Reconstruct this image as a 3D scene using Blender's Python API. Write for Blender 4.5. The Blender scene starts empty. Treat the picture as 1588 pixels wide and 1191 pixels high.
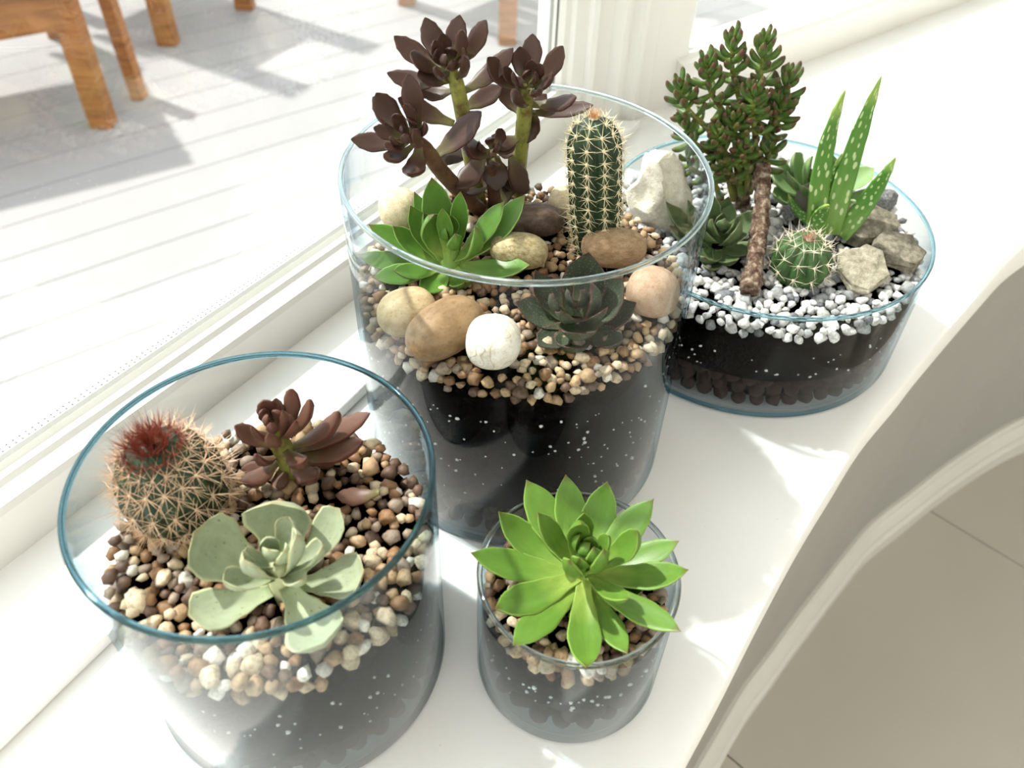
import bpy, math, random
from mathutils import Vector, Matrix, noise

# ---------------------------------------------------------------- camera / light
W, H, S = 1588, 1191, 0.42
FPX = 1321.35
PIT, ROLL = math.radians(45.065), math.radians(2.167)
scn = bpy.context.scene
col = scn.collection
_F = Vector((0, math.cos(PIT), -math.sin(PIT)))
_R0 = Vector((1, 0, 0))
_U0 = _R0.cross(_F)
_R = math.cos(ROLL) * _R0 + math.sin(ROLL) * _U0
_U = -math.sin(ROLL) * _R0 + math.cos(ROLL) * _U0
CAM = Vector((0, 0, S))
cd = bpy.data.cameras.new('camera')
cam = bpy.data.objects.new('camera', cd)
col.objects.link(cam)
m3 = Matrix((_R, _U, -_F)).transposed()
cam.matrix_world = Matrix.Translation(CAM) @ m3.to_4x4()
cd.sensor_width = 36
cd.lens = 36 * FPX / W
cd.clip_start = 0.01
cd.dof.use_dof = True
cd.dof.focus_distance = 0.47
cd.dof.aperture_fstop = 30 / 3.2                      # entrance pupil of 3.2 mm
scn.camera = cam

wd = bpy.data.worlds.new('sky'); scn.world = wd; wd.use_nodes = True
bgn = wd.node_tree.nodes['Background']
bgn.inputs[0].default_value = (0.97, 0.985, 1.0, 1)
bgn.inputs[1].default_value = 3.1
SUN_AZ, SUN_EL = math.radians(148), math.radians(52)
sl = bpy.data.lights.new('sun', 'SUN'); sl.energy = 7.5; sl.angle = math.radians(2.2); sl.color = (1, .965, .9)
so = bpy.data.objects.new('sun', sl); col.objects.link(so)
tosun = Vector((math.cos(SUN_AZ) * math.cos(SUN_EL), math.sin(SUN_AZ) * math.cos(SUN_EL), math.sin(SUN_EL)))
so.rotation_euler = tosun.to_track_quat('Z', 'Y').to_euler()
so.location = (-1.5, 2.5, 3)
vs = scn.view_settings
vs.view_transform = 'Standard'; vs.look = 'None'; vs.gamma = 1; vs.use_curve_mapping = False
vs.exposure = 0.0
scn.cycles.transparent_max_bounces = 48
scn.cycles.max_bounces = 10
scn.cycles.transmission_bounces = 8

RND = random.Random(7)
PI = math.pi

# ---------------------------------------------------------------- picture <-> place
def ray(u, v):
    return _F + _R * ((u - W / 2) / FPX) - _U * ((v - H / 2) / FPX)
def at(u, v, z):                     # point of the place at height z
    d = ray(u, v); return CAM + d * ((z - S) / d.z)
def aty(u, v, y):                    # point of the place at depth y
    d = ray(u, v); return CAM + d * (y / d.y)
def mpp(P):                          # metres per pixel at P
    return (Vector(P) - CAM).dot(_F) / FPX

# ---------------------------------------------------------------- naming helpers
def tag(o, label=None, cat=None, group=None, kind=None):
    if label: o['label'] = label
    if cat: o['category'] = cat
    if group: o['group'] = group
    if kind: o['kind'] = kind
    return o
def empty(name, loc=(0, 0, 0), label=None, cat=None, group=None, kind=None):
    o = bpy.data.objects.new(name, None); col.objects.link(o); o.location = loc
    o.empty_display_size = .01
    return tag(o, label, cat, group, kind)
def origin(o):
    v = Vector((0, 0, 0))
    while o is not None:
        v += o.location if o.type == 'EMPTY' else Vector((0, 0, 0)); o = o.parent
    return v
def mesh(name, verts, faces, mat=None, smooth=True, sharp=None):
    me = bpy.data.meshes.new(name)
    me.from_pydata([tuple(v) for v in verts], [], faces)
    if mat: me.materials.append(mat)
    me.polygons.foreach_set('use_smooth', [smooth] * len(me.polygons))
    if smooth and sharp: me.set_sharp_from_angle(angle=math.radians(sharp))
    me.update()
    return me
def obj(name, me, parent=None, M=None):
    """link a mesh; coordinates are world ones, parents are pure translations"""
    o = bpy.data.objects.new(name, me); col.objects.link(o)
    M = M or Matrix.Identity(4)
    if parent is not None:
        o.parent = parent
        if parent.type == 'EMPTY': M = Matrix.Translation(-origin(parent)) @ M   # mesh parents sit at the world origin
    o.matrix_basis = M
    return o

# ---------------------------------------------------------------- material helpers
class NT:
    def __init__(s, name):
        s.m = bpy.data.materials.new(name); s.m.use_nodes = True
        s.t = s.m.node_tree; s.n = s.t.nodes; s.n.clear()
        s.out = s.n.new('ShaderNodeOutputMaterial')
    def add(s, typ, **kw):
        n = s.n.new(typ)
        for k, v in kw.items(): setattr(n, k, v)
        return n
    def l(s, a, b): s.t.links.new(a, b)
    def val(s, sock, v):
        if hasattr(v, 'node'): s.l(v, sock)
        elif isinstance(v, (tuple, list)) and len(v) == 3 and sock.type == 'RGBA': sock.default_value = (*v, 1)
        else: sock.default_value = v
    def tex(s, kind, scale, coord='Object', detail=3, rough=.55):
        tc = s.add('ShaderNodeTexCoord'); t = s.add(kind)
        s.l(tc.outputs[coord], t.inputs['Vector']); t.inputs['Scale'].default_value = scale
        if kind == 'ShaderNodeTexNoise':
            t.inputs['Detail'].default_value = detail; t.inputs['Roughness'].default_value = rough
        return t
    def ramp(s, fac, stops, interp='LINEAR'):
        r = s.add('ShaderNodeValToRGB'); s.val(r.inputs[0], fac); e = r.color_ramp.elements
        r.color_ramp.interpolation = interp
        while len(e) < len(stops): e.new(.5)
        for k, (p, c) in enumerate(stops):
            e[k].position = p; e[k].color = (*c, 1) if isinstance(c, (tuple, list)) else (c, c, c, 1)
        return r.outputs[0]
    def mix(s, fac, a, b, mode='MIX'):
        m = s.add('ShaderNodeMix', data_type='RGBA', blend_type=mode)
        s.val(m.inputs[0], fac); s.val(m.inputs[6], a); s.val(m.inputs[7], b)
        return m.outputs[2]
    def math(s, op, a, b=0.0, c=0.0):
        m = s.add('ShaderNodeMath', operation=op); s.val(m.inputs[0], a); s.val(m.inputs[1], b); s.val(m.inputs[2], c)
        return m.outputs[0]
    def bump(s, h, strength=.3, dist=.001):
        b = s.add('ShaderNodeBump'); s.val(b.inputs['Height'], h)
        b.inputs['Strength'].default_value = strength; b.inputs['Distance'].default_value = dist
        return b.outputs[0]
    def pbr(s, colr, rough=.5, normal=None, spec=.5, sss=0, metallic=0):
        p = s.add('ShaderNodeBsdfPrincipled')
        s.val(p.inputs['Base Color'], colr); s.val(p.inputs['Roughness'], rough)
        p.inputs['Specular IOR Level'].default_value = spec
        p.inputs['Metallic'].default_value = metallic
        if sss:
            p.inputs['Subsurface Weight'].default_value = sss
            p.inputs['Subsurface Scale'].default_value = .002
        if normal is not None: s.l(normal, p.inputs['Normal'])
        s.l(p.outputs[0], s.out.inputs[0])
        return s.m

def paint(name, c, rough=.4, bump=.12, scale=60):
    n = NT(name)
    tc = n.add('ShaderNodeTexCoord'); mp = n.add('ShaderNodeMapping')
    mp.inputs['Scale'].default_value = (1, 6, 6); mp.inputs['Rotation'].default_value = (0, 0, math.radians(-58))
    n.l(tc.outputs['Object'], mp.inputs[0])
    t = n.add('ShaderNodeTexNoise'); n.l(mp.outputs[0], t.inputs['Vector'])
    t.inputs['Scale'].default_value = scale; t.inputs['Detail'].default_value = 4
    t2 = n.tex('ShaderNodeTexNoise', 9)
    d = tuple(x * .95 for x in c)
    cc = n.mix(n.ramp(t2.outputs[0], [(.35, 0.0), (.7, 1.0)]), c, d)
    sp = n.tex('ShaderNodeTexVoronoi', 55)
    cc = n.mix(n.ramp(sp.outputs['Distance'], [(.0, .55), (.035, 0.0)], 'EASE'), cc, tuple(x * .55 for x in c))
    return n.pbr(cc, rough, n.bump(t.outputs[0], bump, .0006), .4)

def leafmat(name, base, mid, tip, edge=None, edge_w=.12, rough=.42, spots=None, mottled=.25, tip_at=.93, scale=160):
    """colour of the leaf itself: base -> middle -> tip along its length, its own margin and mottling"""
    n = NT(name)
    uv = n.add('ShaderNodeUVMap'); sp = n.add('ShaderNodeSeparateXYZ'); n.l(uv.outputs[0], sp.inputs[0])
    c = n.ramp(sp.outputs[0], [(0, base), (.45, mid), (tip_at - .06, mid), (min(tip_at + .05, 1), tip)])
    oi = n.add('ShaderNodeObjectInfo')
    nz = n.tex('ShaderNodeTexNoise', 5, 'Generated')
    c = n.mix(n.math('MULTIPLY', n.ramp(nz.outputs[0], [(.35, 0.0), (.65, 1.0)]), mottled), c, tuple(x * .55 for x in mid))
    c = n.mix(n.math('MULTIPLY', oi.outputs['Random'], .35), c, tuple(min(1, x * 1.35) for x in mid))
    if edge:
        d = n.math('ABSOLUTE', n.math('SUBTRACT', sp.outputs[1], .5))
        c = n.mix(n.ramp(d, [(.5 - edge_w, 0.0), (.5 - edge_w * .3, 1.0)]), c, edge)
    if spots:
        v = n.add('ShaderNodeTexVoronoi'); v.inputs['Scale'].default_value = spots[1]
        mp = n.add('ShaderNodeMapping'); mp.inputs['Scale'].default_value = spots[2]
        n.l(uv.outputs[0], mp.inputs[0]); n.l(mp.outputs[0], v.inputs['Vector'])
        c = n.mix(n.ramp(v.outputs['Distance'], [(spots[3], 1.0), (spots[3] + .06, 0.0)]), c, spots[0])
    fine = n.tex('ShaderNodeTexNoise', 22, 'Generated')
    return n.pbr(c, rough, n.bump(fine.outputs[0], .12, .0005), .3, sss=.05)

def stonemat(name, c1, c2, c3, scale=60, rough=.7, bump=.5, cracks=None, unit=False):
    n = NT(name)
    if unit: scale /= 26.0                    # object scaled up from a unit stone
    a = n.tex('ShaderNodeTexNoise', scale, detail=6, rough=.65); b = n.tex('ShaderNodeTexNoise', scale * 6, detail=3)
    c = n.ramp(a.outputs[0], [(.36, c1), (.5, c2), (.64, c3)])
    c = n.mix(n.ramp(b.outputs[0], [(.55, 0.0), (.7, .45)]), c, tuple(x * .45 for x in c1))
    if cracks:
        w = n.tex('ShaderNodeTexNoise', scale * .45, detail=1)
        d = n.math('ABSOLUTE', n.math('SUBTRACT', w.outputs[0], .5))
        c = n.mix(n.ramp(d, [(.0, .7), (.012, 0.0)]), c, cracks)
    return n.pbr(c, rough, n.bump(n.math('ADD', a.outputs[0], b.outputs[0]), bump, .0008), .3)

def gravelmat(name, stops, island=False, rough=.55):
    n = NT(name)
    if island: r = n.add('ShaderNodeNewGeometry').outputs['Random Per Island']
    else: r = n.add('ShaderNodeObjectInfo').outputs['Random']
    c = n.ramp(r, stops, 'CONSTANT')
    a = n.tex('ShaderNodeTexNoise', 190 if island else 1.3, detail=5, rough=.7)
    c = n.mix(n.ramp(a.outputs[0], [(.42, 0.0), (.68, .6)]), c, n.mix(.6, c, (.05, .025, .01)))
    return n.pbr(c, rough, n.bump(a.outputs[0], .4, .0005), .35)

def woodmat(name, a, b):
    n = NT(name)
    tc = n.add('ShaderNodeTexCoord'); mp = n.add('ShaderNodeMapping'); mp.inputs['Scale'].default_value = (3, 3, 30)
    n.l(tc.outputs['Object'], mp.inputs[0]); t = n.add('ShaderNodeTexNoise'); n.l(mp.outputs[0], t.inputs[0])
    t.inputs['Scale'].default_value = 4
    return n.pbr(n.ramp(t.outputs[0], [(.3, a), (.7, b)]), .5)

def thin_glass(name, tint, edge, power=3.0, f0=.045, film=0):
    """clear pane: Fresnel reflection over a straight view through, tinted where the way through the glass is long"""
    n = NT(name)
    lw = n.add('ShaderNodeLayerWeight'); lw.inputs[0].default_value = .5
    fc = lw.outputs['Facing']
    R = n.math('MULTIPLY_ADD', n.math('POWER', fc, 5.0), .5, f0)
    tr = n.add('ShaderNodeBsdfTransparent')
    n.val(tr.inputs[0], n.mix(n.math('POWER', fc, power), tint, edge))
    gl = n.add('ShaderNodeBsdfGlossy'); gl.inputs['Roughness'].default_value = .0; gl.inputs[0].default_value = (1, 1, 1, 1)
    ms = n.add('ShaderNodeMixShader'); n.l(R, ms.inputs[0]); n.l(tr.outputs[0], ms.inputs[1]); n.l(gl.outputs[0], ms.inputs[2])
    if film:                                   # uneven whitish haze, mixed in as a thin diffuse film
        nz = n.tex('ShaderNodeTexNoise', 14, detail=4); df = n.add('ShaderNodeBsdfDiffuse'); df.inputs[0].default_value = (.85, .84, .82, 1)
        m2 = n.add('ShaderNodeMixShader'); n.l(n.math('MULTIPLY', n.ramp(nz.outputs[0], [(.3, .35), (.7, 1.0)]), film), m2.inputs[0])
        n.l(ms.outputs[0], m2.inputs[1]); n.l(df.outputs[0], m2.inputs[2]); ms = m2
    n.l(ms.outputs[0], n.out.inputs[0])
    return n.m
def solid_glass(name, c):
    n = NT(name); g = n.add('ShaderNodeBsdfGlass'); g.inputs[0].default_value = (*c, 1)
    g.inputs['IOR'].default_value = 1.5; g.inputs['Roughness'].default_value = .02
    n.l(g.outputs[0], n.out.inputs[0]); return n.m

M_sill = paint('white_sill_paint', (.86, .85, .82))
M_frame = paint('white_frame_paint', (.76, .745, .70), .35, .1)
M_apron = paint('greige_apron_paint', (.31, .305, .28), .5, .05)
M_base = paint('off_white_baseboard_paint', (.58, .57, .52), .5, .05)
M_wall = paint('room_wall_paint', (.82, .81, .76), .8, .02)
M_glass = thin_glass('jar_glass', (.985, .99, .99), (.30, .44, .52), 3.6, .006)
M_hazy = thin_glass('hazy_jar_glass', (.98, .985, .985), (.30, .44, .50), 3.0, .016, .004)
M_rim = {'A': solid_glass('clear_rim_glass', (.86, .93, .95)), 'B': solid_glass('teal_rim_glass', (.37, .52, .57)), 'C': solid_glass('grey_rim_glass', (.80, .84, .84)), 'D': solid_glass('bluish_rim_glass', (.66, .82, .87))}
M_pane = thin_glass('window_glass', (.985, .99, .99), (.7, .8, .8))
M_spacer = NT('spacer_metal').pbr((.6, .6, .58), .5)
M_gasket = NT('grey_gasket').pbr((.12, .12, .12), .7)
M_deck = paint('pale_grey_deck_paint', (.25, .248, .243), .8, .02)
M_teak = woodmat('orange_teak', (.19, .068, .012), (.36, .145, .033))
n_ = NT('beige_floor_tile'); _a = n_.tex('ShaderNodeTexNoise', 4, detail=4)
M_tile = n_.pbr(n_.ramp(_a.outputs[0], [(.25, (.41, .38, .315)), (.75, (.46, .428, .358))]), .6)
M_grout = NT('grout').pbr((.34, .31, .255), .9)

# ---------------------------------------------------------------- geometry helpers
def box(c, sx, sy, sz, rz=0):
    vs_ = []
    cr, sr = math.cos(rz), math.sin(rz)
    for z in (-.5, .5):
        for x, y in ((-.5, -.5), (.5, -.5), (.5, .5), (-.5, .5)):
            X, Y = x * sx, y * sy
            vs_.append((c[0] + X * cr - Y * sr, c[1] + X * sr + Y * cr, c[2] + z * sz))
    return vs_, [(3, 2, 1, 0), (4, 5, 6, 7), (0, 1, 5, 4), (1, 2, 6, 5), (2, 3, 7, 6), (3, 0, 4, 7)]
def beam(a, b, w, h, up=(0, 0, 1)):
    a, b = Vector(a), Vector(b); d = (b - a).normalized(); up = Vector(up)
    s = d.cross(up).normalized() * (w / 2); t = s.normalized().cross(d) * (h / 2)
    V = [p + i * s + j * t for p in (a, b) for i, j in ((-1, -1), (1, -1), (1, 1), (-1, 1))]
    return V, [(3, 2, 1, 0), (4, 5, 6, 7), (0, 1, 5, 4), (1, 2, 6, 5), (2, 3, 7, 6), (3, 0, 4, 7)]
def prism(poly, z0, z1):
    n = len(poly); V = [(x, y, z0) for x, y in poly] + [(x, y, z1) for x, y in poly]
    return V, [tuple(range(n))[::-1], tuple(range(n, 2 * n))] + [(i, (i + 1) % n, n + (i + 1) % n, n + i) for i in range(n)]
def sweep(path, prof, closed=False):
    """profile points (outward offset, height) along a plan path; offset to the right-hand side of the path"""
    V, Fc = [], []; n, k = len(path), len(prof)
    for i, p in enumerate(path):
        a = Vector(path[max(i - 1, 0)]); b = Vector(path[min(i + 1, n - 1)]); d = (b - a).normalized()
        r = Vector((d.y, -d.x))
        for o, z in prof: V.append((p[0] + r.x * o, p[1] + r.y * o, z))
    for i in range(n - 1):
        for j in range(k):
            a, b = i * k + j, i * k + (j + 1) % k
            Fc.append((a, b, b + k, a + k))
    Fc.append(tuple(range(k))[::-1]); Fc.append(tuple((n - 1) * k + j for j in range(k)))
    return V, Fc
def lathe(prof, c=(0, 0, 0), seg=96):
    V, Fc = [], []; k = len(prof)
    for i in range(seg):
        a = 2 * PI * i / seg
        for r, z in prof: V.append((c[0] + r * math.cos(a), c[1] + r * math.sin(a), c[2] + z))
    for i in range(seg):
        for j in range(k - 1):
            a, b = i * k + j, ((i + 1) % seg) * k + j
            Fc.append((a, b, b + 1, a + 1))
    return V, Fc
def torus(c, R, r, seg=128, ring=12, zs=1.0):
    V = [(c[0] + (R + r * math.cos(b)) * math.cos(a), c[1] + (R + r * math.cos(b)) * math.sin(a), c[2] + zs * r * math.sin(b))
         for a in (2 * PI * i / seg for i in range(seg)) for b in (2 * PI * j / ring for j in range(ring))]
    Fc = [(i * ring + j, ((i + 1) % seg) * ring + j, ((i + 1) % seg) * ring + (j + 1) % ring, i * ring + (j + 1) % ring)
          for i in range(seg) for j in range(ring)]
    return V, Fc
def catmull(P, n=8):
    P = [Vector(p) for p in P]; Q = [P[0] * 2 - P[1]] + P + [P[-1] * 2 - P[-2]]; out = []
    for i in range(1, len(Q) - 2):
        for k in range(n):
            t = k / n; a, b, c, d = Q[i - 1], Q[i], Q[i + 1], Q[i + 2]
            out.append(.5 * (2 * b + (c - a) * t + (2 * a - 5 * b + 4 * c - d) * t * t + (3 * b - a - 3 * c + d) * t ** 3))
    out.append(P[-1]); return out
def tube(P, radii, seg=10, sub=6, rough=0, seed=0):
    n0 = len(P); pts = catmull(P, sub); N = len(pts); V, Fc = [], []
    up = Vector((.3, .9, .2))
    for i, p in enumerate(pts):
        d = (pts[min(i + 1, N - 1)] - pts[max(i - 1, 0)]).normalized()
        s = d.cross(up).normalized(); t = s.cross(d)
        x = i / (N - 1) * (n0 - 1); k = min(int(x), n0 - 2); r = radii[k] + (radii[k + 1] - radii[k]) * (x - k)
        for j in range(seg):
            a = 2 * PI * j / seg; q = s * math.cos(a) + t * math.sin(a)
            rr = r * (1 + rough * (.7 * noise.noise((p + q * r) * 130 + Vector((seed, 0, 0))) + .5 * noise.noise((p + q * r) * 420 + Vector((seed, 5, 0)))))
            V.append(p + q * rr)
    for i in range(N - 1):
        for j in range(seg):
            a, b = i * seg + j, i * seg + (j + 1) % seg; Fc.append((a, b, b + seg, a + seg))
    Fc.append(tuple(range(seg))[::-1]); Fc.append(tuple((N - 1) * seg + j for j in range(seg)))
    return V, Fc
def join(parts):
    V, Fc = [], []
    for v, f in parts:
        o = len(V); V += list(v); Fc += [tuple(i + o for i in t) for t in f]
    return V, Fc
def ico(sub):
    import bmesh
    bm = bmesh.new(); bmesh.ops.create_icosphere(bm, subdivisions=sub, radius=1)
    V = [v.co.copy() for v in bm.verts]; Fc = [tuple(v.index for v in f.verts) for f in bm.faces]; bm.free(); return V, Fc
ICO = {k: ico(k) for k in (1, 2, 3, 4)}
def chunk(seed, sub=2, planes=7, lo=.55, hi=.9, sq=(1, 1, 1), bumps=.06):
    """a broken, rounded-off stone of about unit radius"""
    r = random.Random(seed); V, Fc = ICO[sub]; pl = []
    for _ in range(planes):
        d = Vector((r.gauss(0, 1), r.gauss(0, 1), r.gauss(0, 1))).normalized(); pl.append((d, r.uniform(lo, hi)))
    out = []
    for v in V:
        p = v.copy()
        for d, h in pl:
            e = p.dot(d) - h
            if e > 0: p -= d * e
        p *= 1 + bumps * noise.noise(v * 1.7 + Vector((seed * 3.1, 0, 0)))
        out.append(Vector((p.x * sq[0], p.y * sq[1], p.z * sq[2])))
    return out, Fc
def pebble_shape(seed, sub=4, p=2.3, amp=.07):
    V, Fc = ICO[sub]; out = []
    for v in V:
        q = Vector([math.copysign(abs(c) ** (2 / p), c) for c in v])
        q *= 1 + amp * noise.noise(v * .9 + Vector((seed * 5.3, 1, 2)))
        out.append(q)
    return out, Fc

# ---------------------------------------------------------------- the setting
EDGE = [(-.16, -.42), (-.07, -.18), (.0, -.005), (.035, .065), (.063, .117), (.09, .162), (.118, .205), (.146, .25), (.181, .304), (.212, .348), (.245, .394),
        (.282, .437), (.312, .473), (.386, .557), (.431, .605), (.49, .652), (.574, .717), (.686, .79), (.82, .85), (1.0, .90), (1.3, .93)]
EDGE = [(p.x, p.y) for p in catmull([(x, y, 0) for x, y in EDGE], 5)]
FLOOR_Z, DECK_Z, STEP = -.465, -.6, .0095
ZP = .05                                            # height of the glass line above the sill
Pa, Pb = at(0, 728, ZP), at(858, 137, ZP)           # left pane, bottom edge
dL = (Pb - Pa); dL.z = 0; dL.normalize(); nL = Vector((-dL.y, dL.x, 0))      # nL points out of doors
Qa, Qb = at(1064, 79, ZP), at(1300, 0, ZP)          # right pane, bottom edge
dR = (Qb - Qa); dR.z = 0; dR.normalize(); nR = Vector((-dR.y, dR.x, 0))
L0 = Pb - dL * 1.6; R1 = Qa + dR * 1.25
def xy(v): return (v.x, v.y)

def inset(path, o): 
    out = []
    for i, p in enumerate(path):
        a = Vector(path[max(i - 1, 0)]); b = Vector(path[min(i + 1, len(path) - 1)]); d = (b - a).normalized()
        out.append((p[0] + d.y * o, p[1] - d.x * o))
    return out
# sill: plan polygon between window line and the bowed edge, rounded nosing
outer = [xy(R1 + nR * .03), xy(Qa + nR * .03), xy(Pb + nL * .03), xy(L0 + nL * .03)]
rows = [(-.0035 - .009, 0.0), (-.005, -.0006), (-.0018, -.0024), (0, -.006), (0, -.03)]
V, Fc = [], []; n = len(EDGE)
for o, z in rows: V += [(x, y, z) for x, y in inset(EDGE, o)]
for j in range(len(rows) - 1):
    for i in range(n - 1): Fc.append((j * n + i, (j + 1) * n + i, (j + 1) * n + i + 1, j * n + i + 1))
k = len(V); V += [(x, y, 0) for x, y in outer]
Fc.append(tuple(range(n)) + tuple(range(k, k + 4)))
k2 = len(V); V += [(x, y, -.03) for x, y in outer]
Fc.append(tuple((len(rows) - 1) * n + i for i in range(n))[::-1] + tuple(k2 + i for i in (3, 2, 1, 0)))
tag(obj('window_sill', mesh('window_sill', V, Fc, M_sill, True, 30)), 'white painted bay window sill with bowed edge that carries the jars', 'window sill', kind='structure')
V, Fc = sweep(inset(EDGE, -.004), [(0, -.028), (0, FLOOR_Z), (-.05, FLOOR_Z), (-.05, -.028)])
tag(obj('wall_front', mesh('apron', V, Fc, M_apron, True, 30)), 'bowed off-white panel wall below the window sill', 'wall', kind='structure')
zt = -.40
V, Fc = sweep(inset(EDGE, -.006), [(0, FLOOR_Z), (0, zt), (.006, zt), (.009, zt - .004), (.009, zt - .012), (.013, zt - .016), (.017, zt - .024), (.017, zt - .034), (.021, zt - .038), (.021, FLOOR_Z)])
tag(obj('baseboard_front', mesh('baseboard', V, Fc, M_base, True, 25)), 'moulded off-white baseboard curving along the foot of the panel wall', 'baseboard', kind='structure')

# raised window board along the left window (edge seen in the photograph)
Ea, Eb = at(0, 1143, STEP), at(164, 985, STEP)
dE = (Eb - Ea); dE.z = 0; dE.normalize()
E0, E1 = Ea - dE * .5, Ea + dE * .72
V, Fc = prism([xy(E0), xy(E1), xy(Pb + nL * .02), xy(L0 + nL * .02)], 0.0, STEP)
o = obj('trim_1', mesh('window_board', V, Fc, M_sill, False)); tag(o, 'raised white window board along the foot of the long window', 'trim', kind='structure')
bv = o.modifiers.new('bevel', 'BEVEL'); bv.width = .0018; bv.segments = 3

def rail_profile(front, zf):
    # (room-side offset, height): glass line, sloped bead, front face
    return [(-.03, 0), (front, 0), (front, zf - .004), (front - .002, zf), (front - .008, zf + .001), (.010, ZP - .002), (.0075, ZP + .001), (.002, ZP), (.002, ZP - .006), (-.004, ZP - .006), (-.004, ZP), (-.03, ZP - .004)]
w1 = empty('window_1', xy(L0) + (0,), 'long window with a white painted bottom rail looking onto the deck', 'window', kind='structure')
V, Fc = sweep([xy(L0), xy(Pb + dL * .02)], rail_profile(.0215, .046)); obj('bottom_rail', mesh('rail', V, Fc, M_frame, True, 25), w1)
ZT = 1.5
def vpane(A, B, name, w):
    V, Fc = prism([xy(A), xy(B), xy(B + (B - A).cross(Vector((0, 0, -1))).normalized() * .004), xy(A + (B - A).cross(Vector((0, 0, -1))).normalized() * .004)], ZP - .005, ZT)
    obj(name, mesh(name, V, Fc, M_pane, False), w)
vpane(L0 - nL * .001, Pb - nL * .001, 'pane', w1)
# double-glazing spacer bar with its row of punched holes
V, Fc = beam(L0 + nL * .008, Pb + nL * .008, .006, .008); V = [Vector(v) + Vector((0, 0, -.0005)) for v in V]
obj('spacer_bar', mesh('spacer', V, Fc, M_spacer, False), w1)
V, Fc = beam(Pb + nL * .008 - dL * .004, Pb + nL * .008 - dL * .004 + Vector((0, 0, 1.4)), .006, .008, nL); obj('spacer_bar', mesh('spacer', V, Fc, M_spacer, False), w1)
parts = []
for r_ in (0, 1):
    for i in range(230):
        c = Pb + nL * (.0065 + .003 * r_) - dL * (.006 + i * .004); parts.append(box((c.x, c.y, ZP + .0037), .0011, .0011, .0006, math.atan2(dL.y, dL.x)))
o = obj('spacer_holes', mesh('holes', *join(parts), M_gasket, False), w1); o['kind'] = 'stuff'
V, Fc = beam(Pb - dL * .0006 + Vector((0, 0, .0)), Pb - dL * .0006 + Vector((0, 0, 1.45)), .0014, .0014, nL); obj('gasket', mesh('gasket', V, Fc, M_gasket, False), w1)
# head of the window
V, Fc = sweep([xy(L0), xy(Pb)], [(-.03, ZT - .02), (.03, ZT - .02), (.03, ZT + .06), (-.03, ZT + .06)]); obj('head', mesh('head', V, Fc, M_frame, False), w1)

w2 = empty('window_2', xy(Qa) + (0,), 'angled second window beyond the moulded post', 'window', kind='structure')
V, Fc = sweep([xy(Qa - dR * .02), xy(R1)], rail_profile(.020, .046)); obj('bottom_rail', mesh('rail', V, Fc, M_frame, True, 25), w2)
vpane(Qa - nR * .001, R1 - nR * .001, 'pane', w2)
V, Fc = sweep([xy(Qa), xy(R1)], [(-.03, ZT - .02), (.03, ZT - .02), (.03, ZT + .06), (-.03, ZT + .06)]); obj('head', mesh('head', V, Fc, M_frame, False), w2)
V, Fc = prism([xy(R1 + nR * .03), xy(R1 - nR * .04), xy(R1 - nR * .04 + dR * .16), xy(R1 + nR * .03 + dR * .16)], -.03, ZT); obj('stile', mesh('stile', V, Fc, M_frame, False), w2)

# moulded post between the windows: plan profile walked from left pane to right pane
dP = (Qa - Pb); wP = Vector((dP.x, dP.y, 0)).length; dP = Vector((dP.x, dP.y, 0)).normalized(); nP = Vector((dP.y, -dP.x, 0))
prof = [(0, -.03), (0, .002), (.004, .006), (.010, .006), (.013, .010), (.026, .011), (.028, .016), (.033, .018), (.035, .013), (.038, .013), (.052, .014), (.056, .019), (.060, .022), (.066, .022),
        (.069, .018), (.073, .018), (.078, .021), (.084, .022), (.090, .020), (.094, .014), (.110, .013), (.114, .009), (wP - .006, .009), (wP, .004), (wP, -.03)]
V, Fc = prism([xy(Vector((Pb.x, Pb.y, 0)) + dP * a + nP * b) for a, b in prof], 0, ZT)
tag(obj('trim_2', mesh('post', V, Fc, M_frame, True, 20)), 'white moulded window post standing between the two windows', 'trim', kind='structure')
# room shell (out of view: gives the room its own light)
tag(obj('wall_back', mesh('wall', *box((.9, -2.6, .6), 5.2, .1, 2.2), M_wall, False)), 'white room wall facing the window', 'wall', kind='structure')
tag(obj('wall_right', mesh('wall', *box((3.4, -.6, .6), .1, 4.0, 2.2), M_wall, False)), 'white room wall at the far side of the bay', 'wall', kind='structure')
V, Fc = prism([xy(R1 + nR * .03 + dR * .1), xy(R1 - nR * .05 + dR * .1), (3.35, 1.35), (3.45, 1.45)], FLOOR_Z, ZT + .06); tag(obj('wall_far', mesh('wall', V, Fc, M_wall, False)), 'white room wall beyond the angled window', 'wall', kind='structure')
V, Fc = prism([xy(L0 + nL * .03), xy(L0 - nL * .05), (-1.7, -.6), (-1.8, -.5)], FLOOR_Z, ZT + .06); tag(obj('wall_near', mesh('wall', V, Fc, M_wall, False)), 'white room wall before the long window', 'wall', kind='structure')
tag(obj('ceiling', mesh('ceiling', *prism([(-1.8, -1.5), (3.45, -1.5), (3.45, 1.5)] + [xy(R1 + nR * .03), xy(Qa + nR * .03), xy(Pb + nL * .03), xy(L0 + nL * .03)] + [(-1.8, -.5)], ZT + .06, ZT + .12), M_wall, False)), 'white ceiling of the room', 'ceiling', kind='structure')  # stops short at the back; open strip added to let sky light in
fl = tag(obj('floor', mesh('floor', *prism([(x, y) for x, y in inset(EDGE, -.02)] + [(3.4, 1.2), (3.4, -2.6), (-1.7, -2.6), (-1.7, -.42)], FLOOR_Z - .055, FLOOR_Z - .005), M_grout, False)), 'beige tiled room floor below the sill', 'floor', kind='structure')
g0, g1 = at(1480, 815, FLOOR_Z), at(1588, 880, FLOOR_Z); ga = math.atan2((g1 - g0).y, (g1 - g0).x)
tm = mesh('tile', *box((0, 0, 0), .4482, .4482, .008), M_tile, False)
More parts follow.
